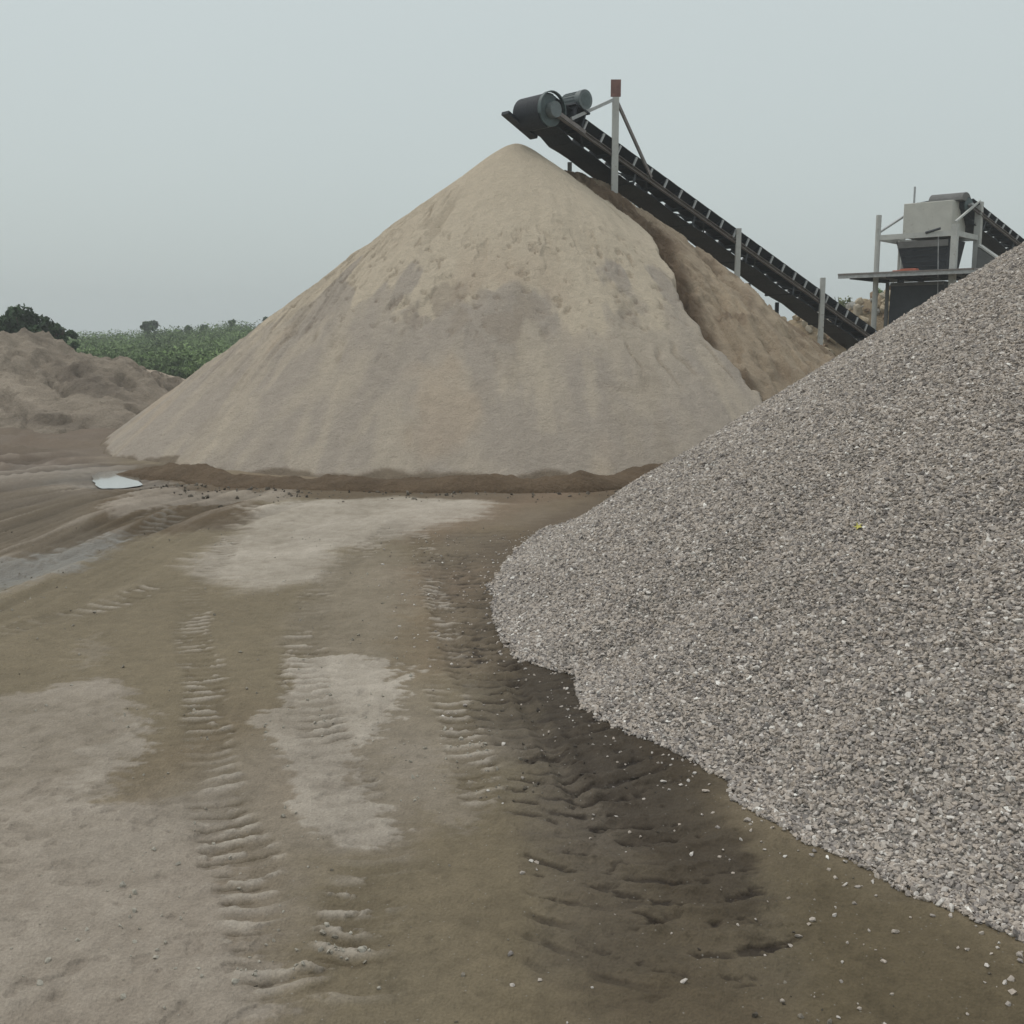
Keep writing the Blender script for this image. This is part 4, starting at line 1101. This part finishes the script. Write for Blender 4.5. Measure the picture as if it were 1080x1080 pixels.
# lower dark chute box
cz0 = 0.5; cz1 = zat(298, 36)
mb = MB(); mb.hull(rectp(x0 - .25, x1 - .1, y0 - .2, y1 + .3, cz0) + rectp(x0 - .2, x1 - .05, y0 - .25, y1 + .3, cz1)); mb.build('lower_chute', M['greydark'], plant)
mb = MB(); mb.box(PM, ((x0 + x1) / 2 - .12, y0 - .29, cz1 - .06), (x1 - x0 + .15, 0.06, 0.10)); mb.build('chute_rim', M['greymid'], plant)
mb = MB(); mb.box(PM, (x0 - .30, y0 - .26, (cz0 + cz1) / 2), (0.10, 0.08, cz1 - cz0)); mb.build('chute_flange', M['greymid'], plant)
# mast, pulley lump, hanging cable, sloping chute
mb = MB(); mb.tube(pt(0.35, PD - .1, zd), pt(0.35, PD - .1, zat(197, 37.3)), 0.035, 8); mb.build('mast', M['bracket'], plant)
mb = MB(); mb.tube(pt(0.28, PD - .35, zat(222, 37)), pt(0.62, PD - .35, zat(219, 37)), 0.17, 12); mb.bar(pt(0.5, PD - .3, zat(216, 37)), pt(1.5, PD - .4, zat(213, 37)), 0.12, 0.10); mb.build('small_pulley', M['greydark'], plant)
mb = MB(); mb.tube(pt(PW - .5, -.02, zat(251)), pt(PW - .38, -.1, zat(315)), 0.012, 6); mb.build('cable', M['bracket'], plant)
mb = MB(); mb.tube(pt(1.55, -.06, zat(249)), pt(2.0, -.06, zat(245.5)), 0.04, 8); mb.build('pipe_stub', M['greydark'], plant)
mb = MB(); mb.bar(pt(PW + .25, 1.6, zat(259, 35.6)), pt(PW + 1.15, 1.5, zat(280, 35.3)), 0.30, 0.05); mb.build('side_chute', M['post'], plant)
mb = MB(); mb.hull([pt(*q) for q in ((PW + .2, 1.5, 3.9), (PW + 1.1, 1.4, 3.9), (PW + 1.1, 1.7, 3.9), (PW + .2, 1.8, 3.9), (PW + .22, 1.5, zat(261, 35.6)), (PW + 1.1, 1.4, zat(281, 35.3)), (PW + 1.1, 1.7, zat(281, 35.3)), (PW + .22, 1.8, zat(261, 35.6)))])
mb.build('chute_panel', M['greymid'], plant)
# red-orange sheet on the deck
mb = MB(); q0 = E0
mb.box(PM, (0, 0, 0), (0.75, 0.35, 0.05)); mb.box(PM, (0.1, 0.0, 0.045), (0.5, 0.28, 0.04))
rs = mb.build('folded_sheet', M['cloth'], None, bevel=0.012); rs.location = E0 + pt(1.05, -0.2, zd + .10)
tag(rs, 'orange red folded sheet lying on the deck under the pale hopper', 'folded sheet')

HEAD2 = E0 + pt(x1 - .15, (y0 + y1) / 2 + .2, zat(219, 36.6)); dr = Vector((.85, .53, 0)).normalized()
TAIL2 = HEAD2 + dr * 9.5 - Vector((0, 0, 9.5 * 0.40))
make_conveyor('conveyor', TAIL2, HEAD2, 'short dark feed conveyor descending right from the top of the pale hopper', 1, 0.85, 0.42, zw=0.24, zret=-0.34, head_r=0.22)

# ------------------------------------------------------------------ boulder heap behind the conveyor tail
BV = []
for k in range(9):
    bm = bmesh.new(); bmesh.ops.create_icosphere(bm, subdivisions=2, radius=1)
    rr = random.Random(40 + k); dirs = [Vector((rr.uniform(-1, 1), rr.uniform(-1, 1), rr.uniform(-1, 1))).normalized() for _ in range(14)]
    cuts = [rr.uniform(0.42, 0.8) for _ in dirs]
    for v_ in bm.verts:
        for d_, c_ in zip(dirs, cuts):
            q = v_.co.dot(d_)
            if q > c_: v_.co -= d_ * (q - c_) * 0.92
        v_.co += Vector((rr.uniform(-.07, .07), rr.uniform(-.07, .07), rr.uniform(-.07, .07)))
    me = bpy.data.meshes.new('boulder'); bm.to_mesh(me); bm.free()
    set_f(me, 'tone', np.full(len(me.vertices), [0.35, .6, .45, .8, 1.0, .5, .05, .65, .3][k])); me.materials.append(M['boulder']); BV.append(me)
rh = empty('boulder_heap', (12, 40, 0.6), 'heap of tan quarry boulders behind the low end of the long conveyor', 'boulder heap')
def heap_z(x, y): 
    return 0.7 + 3.3 * np.exp(-(((x - 14.3) / 2.4) ** 2 + ((y - 41.5) / 2.6) ** 2)) + 2.2 * np.exp(-(((x - 10.6) / 1.9) ** 2 + ((y - 41) / 2.4) ** 2))
xs = np.linspace(6, 21, 70); ys = np.linspace(35.5, 49, 60); Yg, Xg = np.meshgrid(ys, xs, indexing='ij')
Zg = heap_z(Xg, Yg) - 0.1 + fbm(Xg * 1.5, Yg * 1.5, 400, 4) * 0.3 - 0.9 * sstep(6, 7.4, np.hypot((Xg - 13) * .8, Yg - 42))
me = mesh_np('heap_core', np.stack([Xg.ravel() - 12, Yg.ravel() - 40, Zg.ravel() - 0.6], -1), grid_faces(60, 70))
set_col(me, 'Col', np.tile(alb(130, 118, 98), (Xg.size, 1)) * (1 + .6 * fbm(Xg.ravel() * 2, Yg.ravel() * 2, 401, 4))[:, None]); me.shade_smooth()
link('heap_core', me, M['spoil'], rh)
for i in range(290):
    x = random.uniform(7.8, 17.5); y = random.uniform(37.2, 42.5)
    r_ = random.choice((0.10, 0.14, 0.18, 0.24, 0.32))
    o = bpy.data.objects.new('boulder', BV[random.randrange(9)]); C.objects.link(o); o.parent = rh
    o.location = (x - 12, y - 40, float(heap_z(x, y)) - 0.6 + r_ * 0.25); o.rotation_euler = (random.uniform(0, 6), random.uniform(0, 6), random.uniform(0, 6))
    o.scale = (r_ * random.uniform(.8, 1.3), r_, r_ * random.uniform(.6, .95))

# ------------------------------------------------------------------ vegetation
def leaves(Cn, R, n, size, seed):
    """n leaf quads per blob, spread through the shell of each ellipsoid; returns V, F, tone"""
    g = np.random.default_rng(seed)
    m = len(Cn); idx = np.repeat(np.arange(m), n)
    d = g.normal(size=(len(idx), 3)); d /= np.linalg.norm(d, axis=1)[:, None]
    rr = g.uniform(0.15, 0.88, len(idx)) ** 0.5
    P = Cn[idx] + d * R[idx] * rr[:, None]
    a = g.normal(size=P.shape); a /= np.linalg.norm(a, axis=1)[:, None]
    b = np.cross(a, d + g.normal(size=P.shape) * .6); b /= np.linalg.norm(b, axis=1)[:, None] + 1e-9
    s = (size * g.uniform(0.6, 1.5, len(idx)))[:, None]
    V = np.stack([P - a * s, P - b * s * .55, P + a * s, P + b * s * .55], 1).reshape(-1, 3)
    F = np.arange(len(V)).reshape(-1, 4)
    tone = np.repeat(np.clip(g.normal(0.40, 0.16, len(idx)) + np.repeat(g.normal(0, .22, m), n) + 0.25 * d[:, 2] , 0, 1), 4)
    return V, F, tone
def foliage_obj(name, Cn, R, n, size, mat, seed, parent=None):
    V, F, tone = leaves(Cn, R, n, size, seed)
    me = mesh_np(name, V, F); set_f(me, 'tone', tone)
    return link(name, me, mat, parent)
def tree(x, y, z0, h, w, label, seed, mat, nblob=16, nleaf=170, leaf=0.10, stem=0.35, group=None):
    g = np.random.default_rng(seed)
    root = empty('tree', (x, y, z0), label, 'tree', group)
    tr = MB(); th = h * (stem + .25); pr = Vector((0, 0, -0.3)); r0 = h * 0.035
    bends = [Vector((g.normal() * .03 * h, g.normal() * .03 * h, th * k / 4)) for k in range(1, 5)]
    for k, q in enumerate(bends):
        tr.tube(pr, q, r0 * (1 - k * .18), 8, r0 * (1 - (k + 1) * .18)); pr = q
    for k in range(6):
        a = g.uniform(0, 6.28); e = Vector((math.cos(a) * w * .36, math.sin(a) * w * .36, h * g.uniform(.55, .85)))
        tr.tube(bends[g.integers(1, 4)], e, r0 * .45, 6, r0 * .12)
    tr.build('trunk', M['bark'], root, smooth=True)
    Cn = []; R = []
    for k in range(nblob):
        a = g.uniform(0, 6.28); rr = math.sqrt(g.uniform(0, 1)) * w * .36; zz = h * g.uniform(stem + .05, .88)
        f_ = 1 - ((zz / h - .62) / .45) ** 2 * .6
        Cn.append((math.cos(a) * rr * f_, math.sin(a) * rr * f_, zz)); q = w * g.uniform(.10, .22); R.append((q, q, q * .8))
    foliage_obj('crown', np.array(Cn), np.array(R), nleaf, leaf, mat, seed, root)
    return root
def px_tree(u, vtop, Y, zbase, wpx, label, seed, mat, **kw):
    p = at(u, vtop, Y); return tree(p.x, Y, zbase, p.z - zbase, wpx / FPX * Y, label, seed, mat, **kw)
# trees behind the left spoil heap
px_tree(22, 317, 50, -0.1, 66, 'largest dark round tree behind the left spoil heap, at the picture edge', 501, M['leafdark'], nblob=34, nleaf=260, leaf=.10, stem=.28)
px_tree(53, 330, 52, -0.1, 36, 'mid sized dark tree behind the heap crest, right of the largest round tree', 502, M['leafdark'], nblob=18, nleaf=200, leaf=.10, stem=.25)
px_tree(71, 342, 54, -0.1, 22, 'smallest of the three dark trees, at the right end of the heap crest', 503, M['leafdark'], nblob=12, nleaf=170, leaf=.10, stem=.2)
px_tree(-40, 315, 52, -0.1, 60, 'dark tree left of the largest round tree beyond the heap', 504, M['leafdark'], nblob=30, nleaf=220, leaf=.11, stem=.28)
# skyline trees
for i, (u, vt, wp, lb_) in enumerate(((158, 336, 22, 'broad tree on the far green skyline, leftmost and widest of the row'), (187, 343, 10, 'tiny low tree on the skyline right of the broad tree'),
        (214, 338, 13, 'flat topped small tree midway along the far green skyline'), (198, 341, 11, 'low bushy tree on the skyline just left of the flat topped one'),
        (243, 334, 12, 'narrow upright small tree on the far skyline left of the sand pile edge'), (279, 331, 14, 'thin open tree on the skyline touching the left flank of the sand pile'))):
    px_tree(u, vt, 125, 1.0, wp, lb_, 510 + i, M['leafdark'], nblob=12, nleaf=110, leaf=.15, stem=.5)
# thicket: the green mass between the heaps and the skyline
g = np.random.default_rng(9)
n = 1500
Yb = 60 + 70 * g.uniform(0, 1, n) ** 1.1; u = g.uniform(-260, 520, n)
Xb = (u - 540) / FPX * Yb
zt_ = 0.2 + sstep(58, 150, Yb) * 1.6 + sstep(-0.40, -0.24, Xb / Yb) * sstep(80, 125, Yb) * 1.1
Rb = np.clip(np.exp(g.normal(-0.05, 0.30, n)), 0.5, 1.35) * (0.7 + Yb / 150)
Cn = np.stack([Xb, Yb, zt_ + Rb * 0.45], -1); R = np.stack([Rb * 1.2, Rb * 1.2, Rb * g.uniform(.5, .85, n)], -1)
tk = foliage_obj('thicket', Cn, R, 300, 0.10, M['leaf'], 10); tag(tk, 'dense green mass of bushes spreading behind the heaps to the skyline', 'thicket', kind='stuff')
# scrub on the boulder heap
for i, (u, vt, Y, wp, lb_) in enumerate(((893, 309, 44.5, 34, 'pale green shrub on top of the boulder heap, left of the deck post'), (874, 318, 44, 24, 'small pale shrub by the short conveyor post at the heap'),
                         (930, 303, 45, 18, 'sprig of dark green scrub under the deck of the screening plant'))):
    p = at(u, vt, Y); zb = 2.0
    root = empty('shrub', (p.x, Y, zb), lb_, 'shrub')
    g = np.random.default_rng(530 + i); w = wp / FPX * Y; h = p.z - zb
    st_ = MB()
    for k in range(7):
        a = g.uniform(0, 6.28); st_.tube((0, 0, -.3), (math.cos(a) * w * .4, math.sin(a) * w * .4, h * g.uniform(.6, .95)), .03, 6, .01)
    st_.build('stem', M['bark'], root)
    Cn = np.stack([g.normal(0, w * .22, 14), g.normal(0, w * .22, 14), g.uniform(.25, .9, 14) * h], -1); R = np.tile([w * .16, w * .16, h * .16], (14, 1))
    foliage_obj('foliage', Cn, R, 90, 0.07, M['leafpale'] if i < 2 else M['leaf'], 540 + i, root)

# ------------------------------------------------------------------ haze
hb = MB(); hb.box(Matrix.Identity(4), (0, 0, 9.0), (900, 900, 21.6))
m, t, b = new_mat('haze_air'); t.nodes.remove(b)
pv = N(t, 'ShaderNodeVolumePrincipled'); pv.inputs['Density'].default_value = 0.0017; pv.inputs['Color'].default_value = (0.93, 0.96, 0.97, 1)
t.links.new(pv.outputs[0], [n_ for n_ in t.nodes if n_.type == 'OUTPUT_MATERIAL'][0].inputs['Volume'])
HAZE = True
if HAZE:
    hz_ = hb.build('haze', m); hz_['kind'] = 'stuff'
